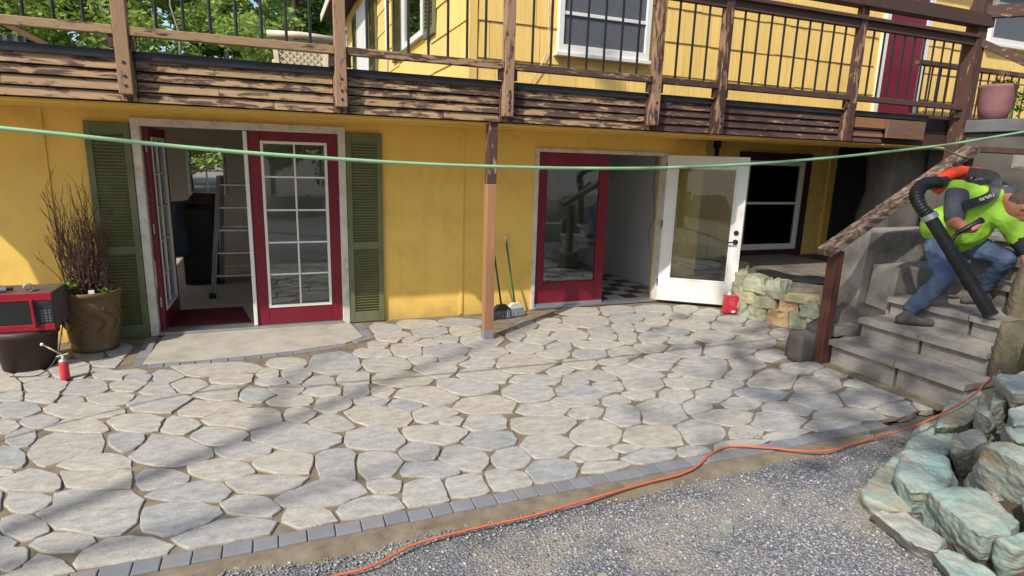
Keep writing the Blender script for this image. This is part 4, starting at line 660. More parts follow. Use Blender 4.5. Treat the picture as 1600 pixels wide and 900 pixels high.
tx_a = cloud('rock_form', .16); tx_b = cloud('rock_grain', .035, 4)
for pts in ROCKS:
    cen = sum((Vector(p) for p in pts), Vector())/len(pts); bm = bmesh.new()
    for p in pts: bm.verts.new(cen+(Vector(p)-cen)*1.04)
    bmesh.ops.convex_hull(bm, input=bm.verts[:]); mb = MB(); bm.verts.ensure_lookup_table(); bm.verts.index_update(); mb.v = [tuple(v.co) for v in bm.verts]; mb.f = [tuple(v.index for v in f.verts) for f in bm.faces]; bm.free()
    o = mb.build('rock', MAT['rock'], rocks, fixn=True); r_ = o.modifiers.new('remesh', 'REMESH'); r_.mode = 'VOXEL'; r_.voxel_size = .011; r_.use_smooth_shade = True
    for tx, st_ in ((tx_a, .05), (tx_b, .016)): d = o.modifiers.new('chip', 'DISPLACE'); d.texture = tx; d.texture_coords = 'GLOBAL'; d.strength = st_; d.mid_level = .5
for i in range(26):       # smaller rubble wedged between the slabs
    cx, cy = rk.uniform(3.2,5.2), 0; cy = -4.25-(5.0-cx)*.32-rk.uniform(.05,.5); r_ = rk.uniform(.03,.085); hh = bank_h(cx, cy)+r_*.7
    lump('rubble', [(cx+r_*math.cos(a+rk.uniform(-.3,.3))*rk.uniform(.7,1.2), cy+r_*math.sin(a)*rk.uniform(.7,1.1)) for a in (0,1.1,2.2,3.3,4.4,5.4)], hh-.12, hh, MAT['rock'], rocks, .75, .02, i+30, 2, (0,0), False, 9, .3)
bk = MB(); n = 70
for j in range(n+1):
    for i in range(n+1):
        x = 2.6+8.0*i/n; y = -9.0+5.1*j/n; bk.v.append((x, y, bank_h(x, y)))
for j in range(n):
    for i in range(n):
        a = j*(n+1)+i; bk.f.append((a, a+1, a+n+2, a+n+1))
struct(bk.build('soil_bank', MAT['soil'], smooth=True, center=False))
moss = simple('mossy_stone', lin(122,112,92), lin(90,84,66), 7, .9, .8, 30, world=True, dirt=lin(94,96,50), dirt_amt=.7, dirt_scale=6, bdist=.02)
tag(lump('mossy_block', [(5.36,-3.92),(5.70,-3.97),(5.74,-4.2),(5.40,-4.14)], .2, .72, moss, None, .92, .02, 8, 4, (0,0), True), 'mossy green stone block at the right end of the steps under the blower nozzle', 'block')
tag(lump('mossy_pillar', [(6.0,-3.62),(6.32,-3.6),(6.36,-3.92),(6.02,-3.95)], .3, 1.12, moss, None, .9, .06, 9, 4, (0,0), True), 'tall mossy stone pillar at the right edge behind the blower nozzle', 'pillar')
# ================================================================== PLANTER of green stones by the white door
pl_ = thing('stone_planter', 'low planter wall of green and orange stones beside the open white door', 'planter', (6.0,-1.2,0))
path = [(6.35,-.02),(5.75,-.62),(5.60,-.95),(5.70,-1.43),(5.93,-1.86),(6.35,-2.1)]
seg = [math.dist(path[i], path[i+1]) for i in range(len(path)-1)]
def along(u):
    for i, L in enumerate(seg):
        if u <= L or i == len(seg)-1:
            k = u/L; return (path[i][0]+(path[i+1][0]-path[i][0])*k, path[i][1]+(path[i+1][1]-path[i][1])*k, math.atan2(path[i+1][1]-path[i][1], path[i+1][0]-path[i][0]))
        u -= L
pr = random.Random(21); tot = sum(seg)
pst = stone_mat('planter_stone', [(0,lin(136,156,140)),(.22,lin(164,170,140)),(.45,lin(146,164,154)),(.6,lin(180,170,134)),(.74,lin(150,160,138)),(.84,lin(190,134,78)),(.9,lin(156,164,156)),(1,lin(128,150,146))], 6, edge=lin(184,170,128), b=1.0)
for row, (z0, z1) in enumerate(((-.02,.18),(.17,.34),(.33,.50))):
    u = pr.uniform(0,.1)
    while u < tot-.1:
        L = pr.uniform(.18,.42); x, y, a = along(min(u+L/2, tot)); d = .10; ca, sa = math.cos(a), math.sin(a); u += L; hz = pr.uniform(-.02,.03)
        if row == 2 and u > 1.9: hz -= .10
        quad = [(-L/2+.005,-d),(L/2-.005,-d),(L/2-.005,d),(-L/2+.005,d)]
        lump('stone', [(x+p*ca-q*sa, y+p*sa+q*ca) for p, q in quad], z0, z1+hz, pst, pl_, .95, .06, row*40+u*7, 5, (0,0), False, 4.5, .3)
MB().prism([(6.4,.0),(5.85,-.6),(5.70,-.95),(5.8,-1.4),(6.0,-1.8),(6.4,-2.0),(7.4,-2.05),(8.0,-1.0),(8.0,.75),(6.6,.75)], -.03, .45).build('soil', simple('dusty_soil', lin(132,124,112), lin(100,93,83), 7, .95, .9, 40, world=True, bdist=.02), pl_)
tm_ = MB(); tn = 14
for j in range(6):
    for i in range(tn): 
        u, v = i/(tn-1), j/5; x = 5.85+.62*u+.35*v; y = -.80-.95*u+.35*v; tm_.v.append((x, y, .475+.025*mnoise.noise(Vector((x*6, y*6, 0)))+.015*math.sin(u*9)))
for j in range(5):
    for i in range(tn-1): a = j*tn+i; tm_.f.append((a, a+1, a+tn+1, a+tn))
o = tag(tm_.build('black_tarp', simple('black_fabric', lin(44,44,46), lin(34,34,36), 6, .8, .3, 90), smooth=True), 'crumpled black landscape fabric lying on top of the stone planter', 'tarp'); s_ = o.modifiers.new('thick', 'SOLIDIFY'); s_.thickness = .006

# ================================================================== OBJECTS
redm = simple('red_enamel', lin(190,34,44), lin(172,28,38), 6, .35, .03, 40); whitep = simple('white_plastic', lin(226,222,206), lin(212,208,192), 6, .5, .03, 40)
# garden hose strung across, extension cord on the ground
def smooth_path(P, n=6):
    P = [Vector(p) for p in P]; out = []
    for i in range(len(P)-1):
        p0, p1, p2, p3 = P[max(i-1,0)], P[i], P[i+1], P[min(i+2,len(P)-1)]
        for k in range(n):
            t = k/n; out.append(.5*((2*p1)+(p2-p0)*t+(2*p0-5*p1+4*p2-p3)*t*t+(3*p1-p0-3*p2+p3)*t**3))
    out.append(P[-1]); return out
tag(MB().tube(smooth_path([(-7.5,-7.6,3.0),(-5,-4.6,2.4),(-2.6,-3.02,2.07)]+HOSE+[(8.9,-3.0,2.62)]), .011, 10).build('garden_hose', simple('pale_green_hose', lin(146,186,142), lin(134,174,130), 6, .45, .05, 40), smooth=True), 'pale green hose strung in the air right across in front of the doors', 'hose')
tag(MB().tube(smooth_path([(6.60,-2.74,2.02),(6.2,-2.86,2.03),(5.75,-2.96,2.08),(5.3,-3.0,2.06)]), .009, 8).build('tie_rope', simple('green_cord', lin(112,140,104), lin(100,128,92), 6, .5, .05, 40), smooth=True), 'thin green strand tied to the handrail top beside the hose', 'rope')
tag(MB().tube(smooth_path(CORD, 8), .0065, 8).build('extension_cord', simple('orange_cord', lin(206,104,68), lin(190,92,58), 8, .5, .05, 40, dirt=lin(150,110,86), dirt_amt=.4, dirt_scale=20), smooth=True), 'orange extension cord snaking along the gravel and up over the rocks', 'cord')
# big planter pot with bare shrub
potm = simple('glazed_pot', lin(116,92,62), lin(92,72,48), 5, .55, .4, 20, dirt=lin(148,122,86), dirt_amt=.5, dirt_scale=6)
PX, PY = -1.635, -.31
pt = thing('plant_pot', 'large brown glazed pot with a bare shrub beside the left green shutter', 'pot', (PX,PY,0))
MB().lathe([(.15,0),(.185,.0),(.195,.05),(.185,.06),(.20,.12),(.225,.35),(.238,.50),(.236,.52),(.258,.53),(.262,.56),(.25,.575),(.232,.57),(.225,.50)], (PX,PY,0), 36).build('body', potm, pt, smooth=True)
MB().lathe([(.001,.52),(.227,.515)], (PX,PY,0), 28, cap=False).build('soil', MAT['soil'], pt)
sw = MB()
for k in range(10):
    a0 = 2*math.pi*k/10; pts = []
    for i in range(9):
        u = i/8; a = a0+.35*math.sin(u*5); z = .2+.24*u; r_ = .204+.02*(z-.12)/.2+.006; pts.append((PX+r_*math.cos(a), PY+r_*math.sin(a), z))
    sw.tube(pts, [.004+.007*math.sin(math.pi*i/8) for i in range(9)], 6)
sw.build('relief_scroll', potm, pt, smooth=True)
def twig_shrub(cx, cy, z0, h, n, seed, spread):
    r = random.Random(seed); m = MB()
    def grow(p, d, L, rd, lvl):
        k = 4; pts = [p]
        for i in range(k):
            d = (d+Vector((r.uniform(-.16,.16), r.uniform(-.16,.16), r.uniform(-.02,.1)))).normalized(); pts.append(pts[-1]+d*L/k)
        m.tube(pts, [rd*(1-.5*i/k) for i in range(k+1)], 5)
        if lvl < 2:
            for _ in range(r.randint(2,4) if lvl == 0 else r.randint(1,2)):
                i = r.randint(1,k); grow(pts[i], (d+Vector((r.uniform(-.6,.6), r.uniform(-.6,.6), r.uniform(0,.5)))).normalized(), L*r.uniform(.35,.6), rd*.6, lvl+1)
    for _ in range(n):
        a = r.uniform(0,6.28); q = r.uniform(0,.13); grow(Vector((cx+q*math.cos(a), cy+q*math.sin(a), z0)), Vector((spread*math.cos(a)*r.random(), spread*math.sin(a)*r.random(), 1)).normalized(), h*r.uniform(.5,.9), r.uniform(.004,.007), 0)
    return m
sb = thing('bare_shrub', 'leafless twiggy shrub with brown stems growing in the large brown pot', 'shrub', (PX,PY,.52))
twig_shrub(PX-.02, PY, .51, .80, 62, 4, .30).build('stems', simple('twig_bark', lin(98,76,62), lin(70,54,46), 20, .85, .3, 60), sb)
dry = MB(); dr_ = random.Random(8)
for _ in range(900):
    a = dr_.uniform(0,6.28); q = dr_.uniform(0,.19); c = Vector((PX+q*math.cos(a), PY+q*math.sin(a), .53+dr_.random()**1.6*.38)); R = Euler((dr_.uniform(0,6),dr_.uniform(0,6),0)).to_matrix(); s = dr_.uniform(.008,.018)
    dry.add([c+R@Vector(v) for v in ((-s,0,0),(0,s*.5,.002),(s,0,0),(0,-s*.5,.002))], [(0,1,2,3)])
dry.build('dry_leaves', simple('dry_leaf', lin(98,70,72), lin(70,50,54), 20, .9, 0), sb)['kind'] = 'stuff'
def leafy(name, c, n, rad_, h, leaf, mat, seed, label, cat='plant', group=None):
    r = random.Random(seed); st = MB(); lf = MB(); c = Vector(c)
    for _ in range(n):
        a = r.uniform(0,6.28); q = rad_*math.sqrt(r.random()); tip = c+Vector((q*math.cos(a), q*math.sin(a), h*r.uniform(.4,1))); st.tube([c+Vector((q*.3*math.cos(a), q*.3*math.sin(a), 0)), (c+tip)/2+Vector((0,0,h*.15)), tip], [.003,.0025,.0015], 4)
        for _k in range(4):
            d = Vector((r.uniform(-1,1), r.uniform(-1,1), r.uniform(-.1,.9))).normalized(); s = leaf*r.uniform(.6,1.2); sd_ = d.cross(Vector((0,0,1))).normalized()*s*.38; b = tip-Vector((0,0,h*.12*_k))
            lf.add([b, b+d*s*.5+sd_, b+d*s, b+d*s*.5-sd_], [(0,1,2,3)])
    t = thing(name, label, cat, c, group); st.build('stems', mat, t); lf.build('leaves', mat, t); return t
leafm = simple('bright_leaf', lin(118,152,52), lin(86,122,38), 30, .55, 0); leafd = simple('mid_leaf', lin(84,112,50), lin(60,88,38), 30, .6, 0)
leafy('leafy_plant', (PX-.15,PY-.12,.53), 26, .10, .13, .055, leafm, 1, 'bright green seedlings at the left rim of the large brown pot')
leafy('leafy_plant', (PX+.15,PY-.1,.53), 14, .07, .06, .035, leafm, 2, 'small green weeds at the right rim of the large brown pot')
tg = thing('plant_tag', 'small cream plant tag stuck in the soil of the large brown pot', 'tag', (PX+.06,PY-.19,.53)); MB().box(PX+.04,PX+.085,PY-.2,PY-.19,.56,.60).build('plate', whitep, tg); MB().box(PX+.058,PX+.066,PY-.199,PY-.193,.49,.56).build('stake', whitep, tg)
# dark pot carrying the microwave
MX, MY = -2.03, -.70
bp = thing('nursery_pot', 'dark brown plastic pot holding up the red microwave', 'pot', (MX,MY,0))
MB().lathe([(.17,0),(.185,.0),(.225,.29),(.238,.29),(.242,.345),(.225,.35)], (MX,MY,0), 32).build('body', simple('brown_plastic', lin(72,56,50), lin(58,44,40), 5, .55, .1, 40), bp, smooth=True)
mw_ = thing('microwave', 'old red and black microwave oven sitting on the dark brown pot', 'microwave', (MX,MY,.352))
x0, x1, y0, y1, z0, z1 = -2.28, -1.755, -.90, -.50, .355, .675
MB().box(x0,x1,y0+.03,y1,z0,z1).build('case', simple('worn_case', lin(96,86,80), lin(70,62,58), 8, .6, .2, 40, dirt=lin(140,128,116), dirt_amt=.6, dirt_scale=8), mw_, bevel=.008)
mred = simple('microwave_red', lin(150,26,42), lin(132,22,36), 5, .3, .02, 40)
MB().box(x0,x1,y0,y0+.029,z0,z0+.055).box(x0,x1,y0,y0+.029,z1-.065,z1).build('front_band', mred, mw_, bevel=.004)
MB().box(x0,x1-.125,y0+.006,y0+.029,z0+.056,z1-.066).build('door_window', simple('dark_window', lin(40,42,44), lin(30,32,34), 3, .15, 0), mw_, bevel=.003)
MB().box(x1-.124,x1-.001,y0+.004,y0+.029,z0+.056,z1-.066).build('control_panel', simple('panel_black', lin(44,46,54), lin(36,38,46), 3, .35, 0), mw_, bevel=.003)
MB().beam((x1-.135,y0-.022,z1-.05),(x1-.128,y0-.022,z0+.03),.022,.026).build('handle', mred, mw_, bevel=.006)
kp = MB()
for i in range(3):
    for j in range(5): kp.box(x1-.088+.026*i,x1-.072+.026*i,y0+.001,y0+.0035,z0+.075+.022*j,z0+.088+.022*j)
kp.build('keypad', simple('key_grey', lin(96,98,106), lin(84,86,94), 3, .5, 0), mw_)
MB().box(x1-.09,x1-.02,y0+.001,y0+.0035,z1-.088,z1-.074).build('display', simple('display', lin(58,62,72), lin(50,54,64), 3, .2, 0), mw_)
MB().tube(smooth_path([(x1-.02,y1-.1,z0+.05),(x1+.02,y0+.05,z0-.05),(x1-.01,y0-.05,.12),(x1-.12,y0-.12,.012),(x1-.32,y0-.10,.01)]), .005, 6).build('power_cord', MAT['plastic_black'], mw_, smooth=True)
tr_ = MB(); R = Matrix.Rotation(rad(90), 3, 'X') ; n = 22
def ring_tube(c, axis, r0, r1, L, n=22):
    m = MB(); c = Vector(c); ax = Vector(axis).normalized(); u = ax.orthogonal().normalized(); v = ax.cross(u); prof = ((r0,-L/2),(r1,-L/2),(r1,L/2),(r0,L/2))
    for r_, h in prof:
        for j in range(n): a = 2*math.pi*j/n; m.v.append(tuple(c+ax*h+(u*math.cos(a)+v*math.sin(a))*r_))
    for i in range(4):
        i2 = (i+1) % 4
        for j in range(n): j2 = (j+1) % n; m.f.append((i*n+j, i*n+j2, i2*n+j2, i2*n+j))
    return m
tag(ring_tube((-1.935,-.80,.708), (.35,-.9,0), .024, .033, .075).build('tape_roll', simple('grey_tape', lin(158,152,146), lin(140,134,128), 9, .6, .1, 60), smooth=False, fixn=True), 'grey tape roll lying on its side on top of the microwave', 'tape roll')
pl2 = thing('hose_fitting', 'grey metal hose fitting lying at the left end of the microwave top', 'fitting', (-2.09,-.82,.68)); MB().tube([(-2.15,-.84,.70),(-2.08,-.81,.70)], .022, 12).build('barrel', MAT['aluminium'], pl2, smooth=False); MB().tube([(-2.08,-.81,.70),(-2.04,-.79,.70)], .015, 12).build('stub', MAT['rubber'], pl2)
# red spray can with long lever
cn = thing('spray_can', 'red spray can with long white straw nozzle standing on the flagstones', 'can', (-1.655,-1.165,0))
MB().lathe([(.030,.004),(.033,.008),(.033,.15),(.031,.156)], (-1.655,-1.165,0), 22).build('body', simple('can_red', lin(214,62,66), lin(200,52,58), 6, .4, .02, 40), cn, smooth=True)
MB().lathe([(.033,.156),(.0335,.163),(.026,.172),(.016,.180),(.008,.184)], (-1.655,-1.165,0), 20).build('dome', MAT['aluminium'], cn, smooth=True)
MB().tube([(-1.655,-1.165,.18),(-1.655,-1.165,.21)], .010, 10).beam((-1.695,-1.18,.202),(-1.62,-1.15,.215),.010,.006).build('valve', whitep, cn)
MB().tube([(-1.655,-1.168,.212),(-1.765,-1.20,.318)], .005, 8).build('straw', whitep, cn, smooth=True); MB().ball((-1.768,-1.202,.32), .013).build('tip', whitep, cn, smooth=True)
# red solvent can by the white door
rc = thing('solvent_can', 'rectangular red metal solvent can at the corner of the open white door', 'can', (5.44,-.84,0))
def rot_box(cx, cy, a, sx, sy, za, zb): m = MB(); m.obox((cx, cy, (za+zb)/2), (sx, sy, zb-za), Rz(a)); return m
canr = simple('solvent_red', lin(186,40,56), lin(170,34,50), 6, .4, .04, 30, dirt=lin(206,112,118), dirt_amt=.4, dirt_scale=14)
rot_box(5.44,-.84,-.35,.17,.105,.0,.235).build('body', canr, rc, bevel=.012); rot_box(5.44,-.84,-.35,.155,.09,.2355,.245).build('lid_panel', MAT['aluminium'], rc, bevel=.004)
MB().tube([(5.42,-.835,.245),(5.42,-.835,.272)], .019, 14).build('cap', whitep, rc); MB().tube([(5.47,-.85,.245),(5.475,-.852,.27),(5.50,-.862,.27),(5.505,-.864,.245)], .004, 6).build('handle', MAT['aluminium'], rc)
d_ = Vector((math.cos(-.35), math.sin(-.35), 0)); nrm = Vector((math.sin(-.35), -math.cos(-.35), 0)); c_ = Vector((5.44,-.84,0))+nrm*.0535+d_*.03
MB().obox(c_+Vector((0,0,.03)), (.05,.002,.03), Rz(-.35)).build('label_patch', whitep, rc)
lbl = MB()
for z, w_ in ((.20,.09),(.172,.075),(.15,.08),(.135,.06),(.118,.07)): lbl.obox(Vector((5.44,-.84,z))+nrm*.0535, (w_,.002,.005), Rz(-.35))
lbl.build('label_lines', simple('label_pink', lin(214,120,128), lin(206,110,118), 5, .5, 0), rc)
# brooms leaning on the wall
def broom(hx, tip, headc, hm, headm, bristle, label, ang):
    t = thing('broom', label, 'broom', (headc[0], headc[1], 0), 'brooms leaning on the wall'); hc = Vector(headc); tp = Vector(tip)
    MB().tube([hc+Vector((0,0,.15)), tp], .0115, 10).build('handle', hm, t, smooth=True)
    MB().tube([tp-(tp-hc).normalized()*.10, tp+(tp-hc).normalized()*.002], .0135, 10).build('grip', whitep if hx else MAT['plastic_black'], t, smooth=True)
    b = MB(); R = Rz(ang); prof = [(-.05,.17),(.05,.17),(.115,.115),(.125,.095),(-.125,.095),(-.115,.115)]
    k = len(prof); fr_ = [hc+R@Vector((x,-.024,0))+Vector((0,0,z)) for x, z in prof]; bk_ = [hc+R@Vector((x,.024,0))+Vector((0,0,z)) for x, z in prof]
    b.add(fr_+bk_, [tuple(range(k))[::-1], tuple(range(k,2*k))]+[(i,(i+1)%k,k+(i+1)%k,k+i) for i in range(k)]); b.build('head', headm, t, bevel=.004, fixn=True)
    br = MB(); r = random.Random(3)
    for i in range(26):
        for j in range(4):
            x = -.118+.236*i/25; y = -.018+.036*j/3; a = hc+R@Vector((x,y,0))+Vector((0,0,.097)); e = hc+R@Vector((x*1.12+r.uniform(-.006,.006), y*1.4+r.uniform(-.006,.006), 0))+Vector((0,0,.004)); br.beam(a, e, .007, .007)
    br.build('bristles', bristle, t)['kind'] = 'stuff'
bris = simple('grey_bristle', lin(150,156,170), lin(126,132,148), 20, .8, 0); brisd = simple('dark_bristle', lin(74,76,84), lin(56,58,64), 20, .8, 0)
broom(1, (2.60,-.03,.96), (2.66,-.26,0), simple('green_handle', lin(44,110,62), lin(38,98,54), 6, .4, 0), whitep, bris, 'broom with green handle and white head leaning on the yellow wall', .25)
broom(0, (2.42,-.03,.98), (2.47,-.30,0), MAT['plastic_black'], MAT['plastic_black'], brisd, 'black broom standing behind the wooden support post', .15)
# ---- things in the first room
rg = tag(MB().add([(-1.10,.22,.016),(-.30,.22,.016),(-.42,.95,.016),(-1.2,.95,.016),(-1.10,.22,.024),(-.30,.22,.024),(-.42,.95,.024),(-1.2,.95,.024)], [(3,2,1,0),(4,5,6,7),(0,1,5,4),(1,2,6,5),(2,3,7,6),(3,0,4,7)]).build('door_mat', simple('burgundy_mat', lin(112,34,48), lin(92,28,40), 40, .95, .6, 200)), 'burgundy door mat just inside the open french door', 'mat')
ld = thing('step_ladder', 'aluminium folding ladder with orange joints standing inside the french doors', 'ladder', (-.45,1.6,.014))
for (xa, xb, ya, yb) in ((-.78,-.64,1.55,1.85),(-.16,-.30,1.55,1.85),(-.74,-.62,2.45,1.95),(-.18,-.32,2.45,1.95)): MB().beam((xa,ya,.06),(xb,yb,1.55),.06,.025).build('rail', MAT['aluminium'], ld, bevel=.004)
for k in range(5):
    u = (k+.8)/5.2; MB().box(-.75+.13*u,-.19-.13*u,1.53+.3*u,1.61+.3*u,.06+1.49*u-.012,.06+1.49*u+.012).build('rung', MAT['aluminium'], ld, bevel=.003)
    if k in (0,2,4): MB().box(-.72+.1*u,-.22-.1*u,2.40-.5*u,2.44-.5*u,.06+1.49*u-.012,.06+1.49*u+.012).build('rung', MAT['aluminium'], ld, bevel=.003)
orm = simple('orange_plastic', lin(214,78,46), lin(198,68,40), 6, .45, 0)
for z, xx in ((.55,-.735),(1.0,-.69),(1.42,-.65)): MB().box(xx-.04,xx+.02,1.60+.2*z,1.67+.2*z,z-.03,z+.03).build('hinge_knob', orm, ld, bevel=.006)
for (xx, yy) in ((-.79,1.54),(-.15,1.54),(-.75,2.46),(-.17,2.46)): MB().box(xx-.04,xx+.04,yy-.05,yy+.05,.015,.08).build('foot', MAT['plastic_black'], ld, bevel=.008)
darkc = simple('navy_fabric', lin(44,46,54), lin(34,36,44), 6, .9, .4, 20)
cb = thing('cabinet', 'tall dark cabinet behind the ladder inside the french doors', 'cabinet', (-.98,2.65,.014)); MB().box(-1.20,-.78,2.42,2.9,.03,1.12).build('carcass', darkc, cb, bevel=.01); MB().box(-1.18,-.80,2.40,2.419,.08,1.08).build('door', MAT['plastic_black'], cb, bevel=.006)
jk = lump('jacket', [(-1.36,2.36),(-1.10,2.34),(-1.08,2.9),(-1.38,2.9)], .45, 1.16, simple('blue_denim', lin(66,78,92), lin(52,62,76), 10, .9, .5, 30), None, .8, .07, 12, 5, (0,0), True); tag(jk, 'dark blue jacket draped over the corner of the tall cabinet', 'jacket')
bx_ = lump('cap_pile', [(-1.1,2.45),(-.7,2.45),(-.7,2.8),(-1.1,2.8)], 1.125, 1.27, simple('rust_cloth', lin(96,62,52), lin(64,46,42), 10, .9, .5, 30), None, .7, .06, 14, 4, (0,0), True); tag(bx_, 'heap of brown cloth on top of the tall dark cabinet', 'cloth')
# ---- on the deck and the porch
cr = simple('cream_wicker', lin(222,208,178), lin(204,190,160), 10, .7, .2, 60)
ch = thing('patio_chair', 'cream lattice backed patio chair on the deck seen through the railing', 'chair', (.37,.75,2.585))
MB().tube([(.02,.5,3.10),(.36,.47,3.11),(.70,.5,3.10)], .036, 12).build('top_roll', cr, ch, smooth=True)
for x in (.09,.63): MB().beam((x,.52,2.99+.08),(x+(.03 if x < .3 else -.03),.5,2.62),.05,.04).build('back_post', cr, ch, bevel=.005)
lat = MB()
for i in range(-5,9):
    a = .12+.072*i
    for s in (1,-1):
        p0 = [a if s > 0 else a+.45, 2.64]; p1 = [p0[0]+s*.45, 3.07]
        t0 = max(0, (.12-p0[0])/(s*.45) if s > 0 else (p0[0]-.60)/.45); t1 = min(1, (.60-p0[0])/.45 if s > 0 else (p0[0]-.12)/.45)
        if t1-t0 > .05: lat.beam((p0[0]+s*.45*t0,.51+.004*s,2.64+.43*t0), (p0[0]+s*.45*t1,.51+.004*s,2.64+.43*t1), .006, .012)
lat.build('lattice', cr, ch)['kind'] = 'stuff'; MB().box(.11,.61,.53,.533,2.64,3.07).build('back_panel', cr, ch); MB().box(.06,.66,.54,1.05,2.80,2.85).build('seat', cr, ch, bevel=.01)
for x in (.08,.64):
    for y in (.56,1.03): MB().box(x-.02,x+.02,y-.02,y+.02,2.585,2.80).build('leg', cr, ch)
pp = thing('pink_pot', 'dusty pink clay pot with a straggly plant on the porch landing', 'pot', (9.22,-1.30,2.57))
MB().lathe([(.13,0),(.15,.0),(.185,.16),(.205,.33),(.215,.42),(.222,.44),(.222,.475),(.205,.475),(.20,.42)], (9.22,-1.30,2.571), 30).build('body', simple('pink_clay', lin(142,100,100), lin(124,86,86), 5, .75, .25, 40), pp, smooth=True); MB().lathe([(.001,.43),(.2,.43)], (9.22,-1.30,2.571), 24, cap=False).build('soil', MAT['soil'], pp)
tag(twig_shrub(9.22,-1.30,3.0,.32,8,9,1.2).build('dry_plant', simple('dry_stem', lin(150,128,92), lin(120,98,70), 20, .85, 0)), 'dry arching stems growing in the pink clay pot', 'plant')
leafy('leafy_plant', (9.22,-1.32,3.0), 16, .12, .10, .06, leafd, 5, 'small green plant growing in the pink clay pot')
leafy('leafy_plant', (9.75,-1.15,2.57), 46, .2, .55, .09, leafm, 6, 'tall green plant right of the pink pot on the porch')
# ---- small things on the ground
whs = simple('white_scrap', lin(214,212,206), lin(200,198,192), 8, .7, .2, 40)
tag(lump('white_scrap', [(5.96,-2.24),(6.12,-2.30),(6.22,-2.26),(6.10,-2.12)], .43, .475, whs, None, .8, .015, 4, 2), 'crumpled white scrap lying on the ledge behind the handrail post', 'scrap')
tag(lump('green_pebble', [(2.12,-4.60),(2.17,-4.60),(2.18,-4.555),(2.13,-4.545)], -.04, .022, MAT['rock'], None, .8, .008, 3, 2), 'pale turquoise chip of rock lying alone on the gravel', 'rock')
tag(lump('tan_pebble', [(1.30,-4.72),(1.345,-4.72),(1.35,-4.685),(1.305,-4.68)], -.04, .008, MAT['flag_rim'], None, .8, .008, 5, 2), 'small tan pebble lying on the gravel in front of the paving', 'rock')
def tuft(c, n, h, seed, label, spread=.05):
    r = random.Random(seed); m = MB(); c = Vector(c)
    for _ in range(n):
        a = r.uniform(0,6.28); q = r.random()*spread; b = c+Vector((q*math.cos(a), q*math.sin(a), 0)); hh = h*r.uniform(.5,1); l = r.uniform(.2,.8)*hh; s = Vector((-math.sin(a), math.cos(a), 0))*.0022; mid = b+Vector((math.cos(a)*l*.35, math.sin(a)*l*.35, hh*.65)); tip = b+Vector((math.cos(a)*l, math.sin(a)*l, hh))
        m.add([b-s, b+s, mid+s*.8, mid-s*.8, tip], [(0,1,2,3),(3,2,4)])
    return tag(m.build('grass_tuft', simple('grass_blade', lin(112,118,62), lin(90,98,48), 20, .7, 0)), label, 'grass', 'weeds in the gravel and joints')
tuft((3.06,-3.80,-.015), 26, .035, 1, 'sparse weeds in the joint where the cord crosses the edging', .06); tuft((3.35,-4.18,-.03), 12, .06, 2, 'thin grass tuft in the gravel below the edging'); tuft((4.02,-3.98,-.03), 30, .05, 3, 'weeds at the end of the slate edging beside the rocks', .07)
tuft((1.55,-4.55,-.03), 14, .03, 4, 'tiny dry weed on the gravel near the tan pebble'); tuft((5.15,-4.22,.45), 10, .42, 5, 'long grass blades rising behind the rocks below the mossy block', .04)

# ================================================================== WORKER with backpack leaf blower
jv = {k: Vector(v) for k, v in J.items()}
skin = simple('skin', lin(176,118,92), lin(160,104,80), 14, .55, .1, 90); lime = simple('lime_shirt', lin(158,206,66), lin(142,190,54), 3, .75, .5, 9, bdist=.012)
greyc = simple('grey_cloth', lin(78,82,92), lin(66,70,80), 6, .85, .4, 14, bdist=.008); denim = simple('denim', lin(84,100,126), lin(62,76,102), 5, .85, .5, 12, bdist=.01, dirt=lin(120,140,166), dirt_amt=.5, dirt_scale=4)
shoe = simple('worn_shoe', lin(92,88,84), lin(66,62,60), 9, .75, .4, 40); orange = simple('blower_orange', lin(236,74,36), lin(222,64,30), 4, .35, .02, 40)
wk = thing('person', 'worker in lime shirt and jeans bending forward on the steps with a leaf blower', 'person', (jv['heelL'].x, jv['heelL'].y, .445))
def skinned(name, mb, mat, parent, vox=.012, it=4, wrinkle=0, size=.1):
    o = mb.build(name, mat, parent); r = o.modifiers.new('remesh', 'REMESH'); r.mode = 'VOXEL'; r.voxel_size = vox; r.use_smooth_shade = True
    s = o.modifiers.new('smooth', 'SMOOTH'); s.factor = .5; s.iterations = it
    if wrinkle:
        tx = bpy.data.textures.new(name+'_folds', 'CLOUDS'); tx.noise_scale = size; tx.noise_depth = 2; d = o.modifiers.new('folds', 'DISPLACE'); d.texture = tx; d.strength = wrinkle; d.mid_level = .5; d.texture_coords = 'GLOBAL'
    return o
fw = (jv['neck']-jv['pelvis']).normalized(); side = (jv['shL']-jv['shR']).normalized(); front = side.cross(fw).normalized()
toCam = (Vector((0,-6.756,1.865))-jv['chest']).normalized()
head = jv['head']; lookd = (Vector((.55,-.55,-.62))).normalized(); hx = lookd.cross(Vector((0,0,1))).normalized(); hz = hx.cross(lookd).normalized(); HR = Matrix((hx, lookd, hz)).transposed()
HS = 1.2
def hp(x, y, z): return head+HR@(Vector((x, y, z))*HS)
bd = MB(); bd.chain([jv['pelvis'], jv['belly'], jv['chest'], jv['neck']], [.13,.13,.13,.062]); bd.limb(jv['neck'], hp(0,-.03,-.05), .062, .06)
bd.ball(head, (.078*HS,.098*HS,.115*HS), HR); bd.ball(hp(0,.045,-.06), (.058*HS,.055*HS,.06*HS), HR); bd.limb(hp(0,.095,.012), hp(0,.118,-.022), .011, .017, 8)
for s in (-1,1): bd.ball(hp(s*.079,-.005,-.005), (.014,.026,.040), HR, 10, 7); bd.ball(hp(s*.03,.085,.025), (.02,.014,.010), HR, 8, 6)
bd.ball(hp(0,.092,-.058), (.026,.014,.008), HR, 8, 6)
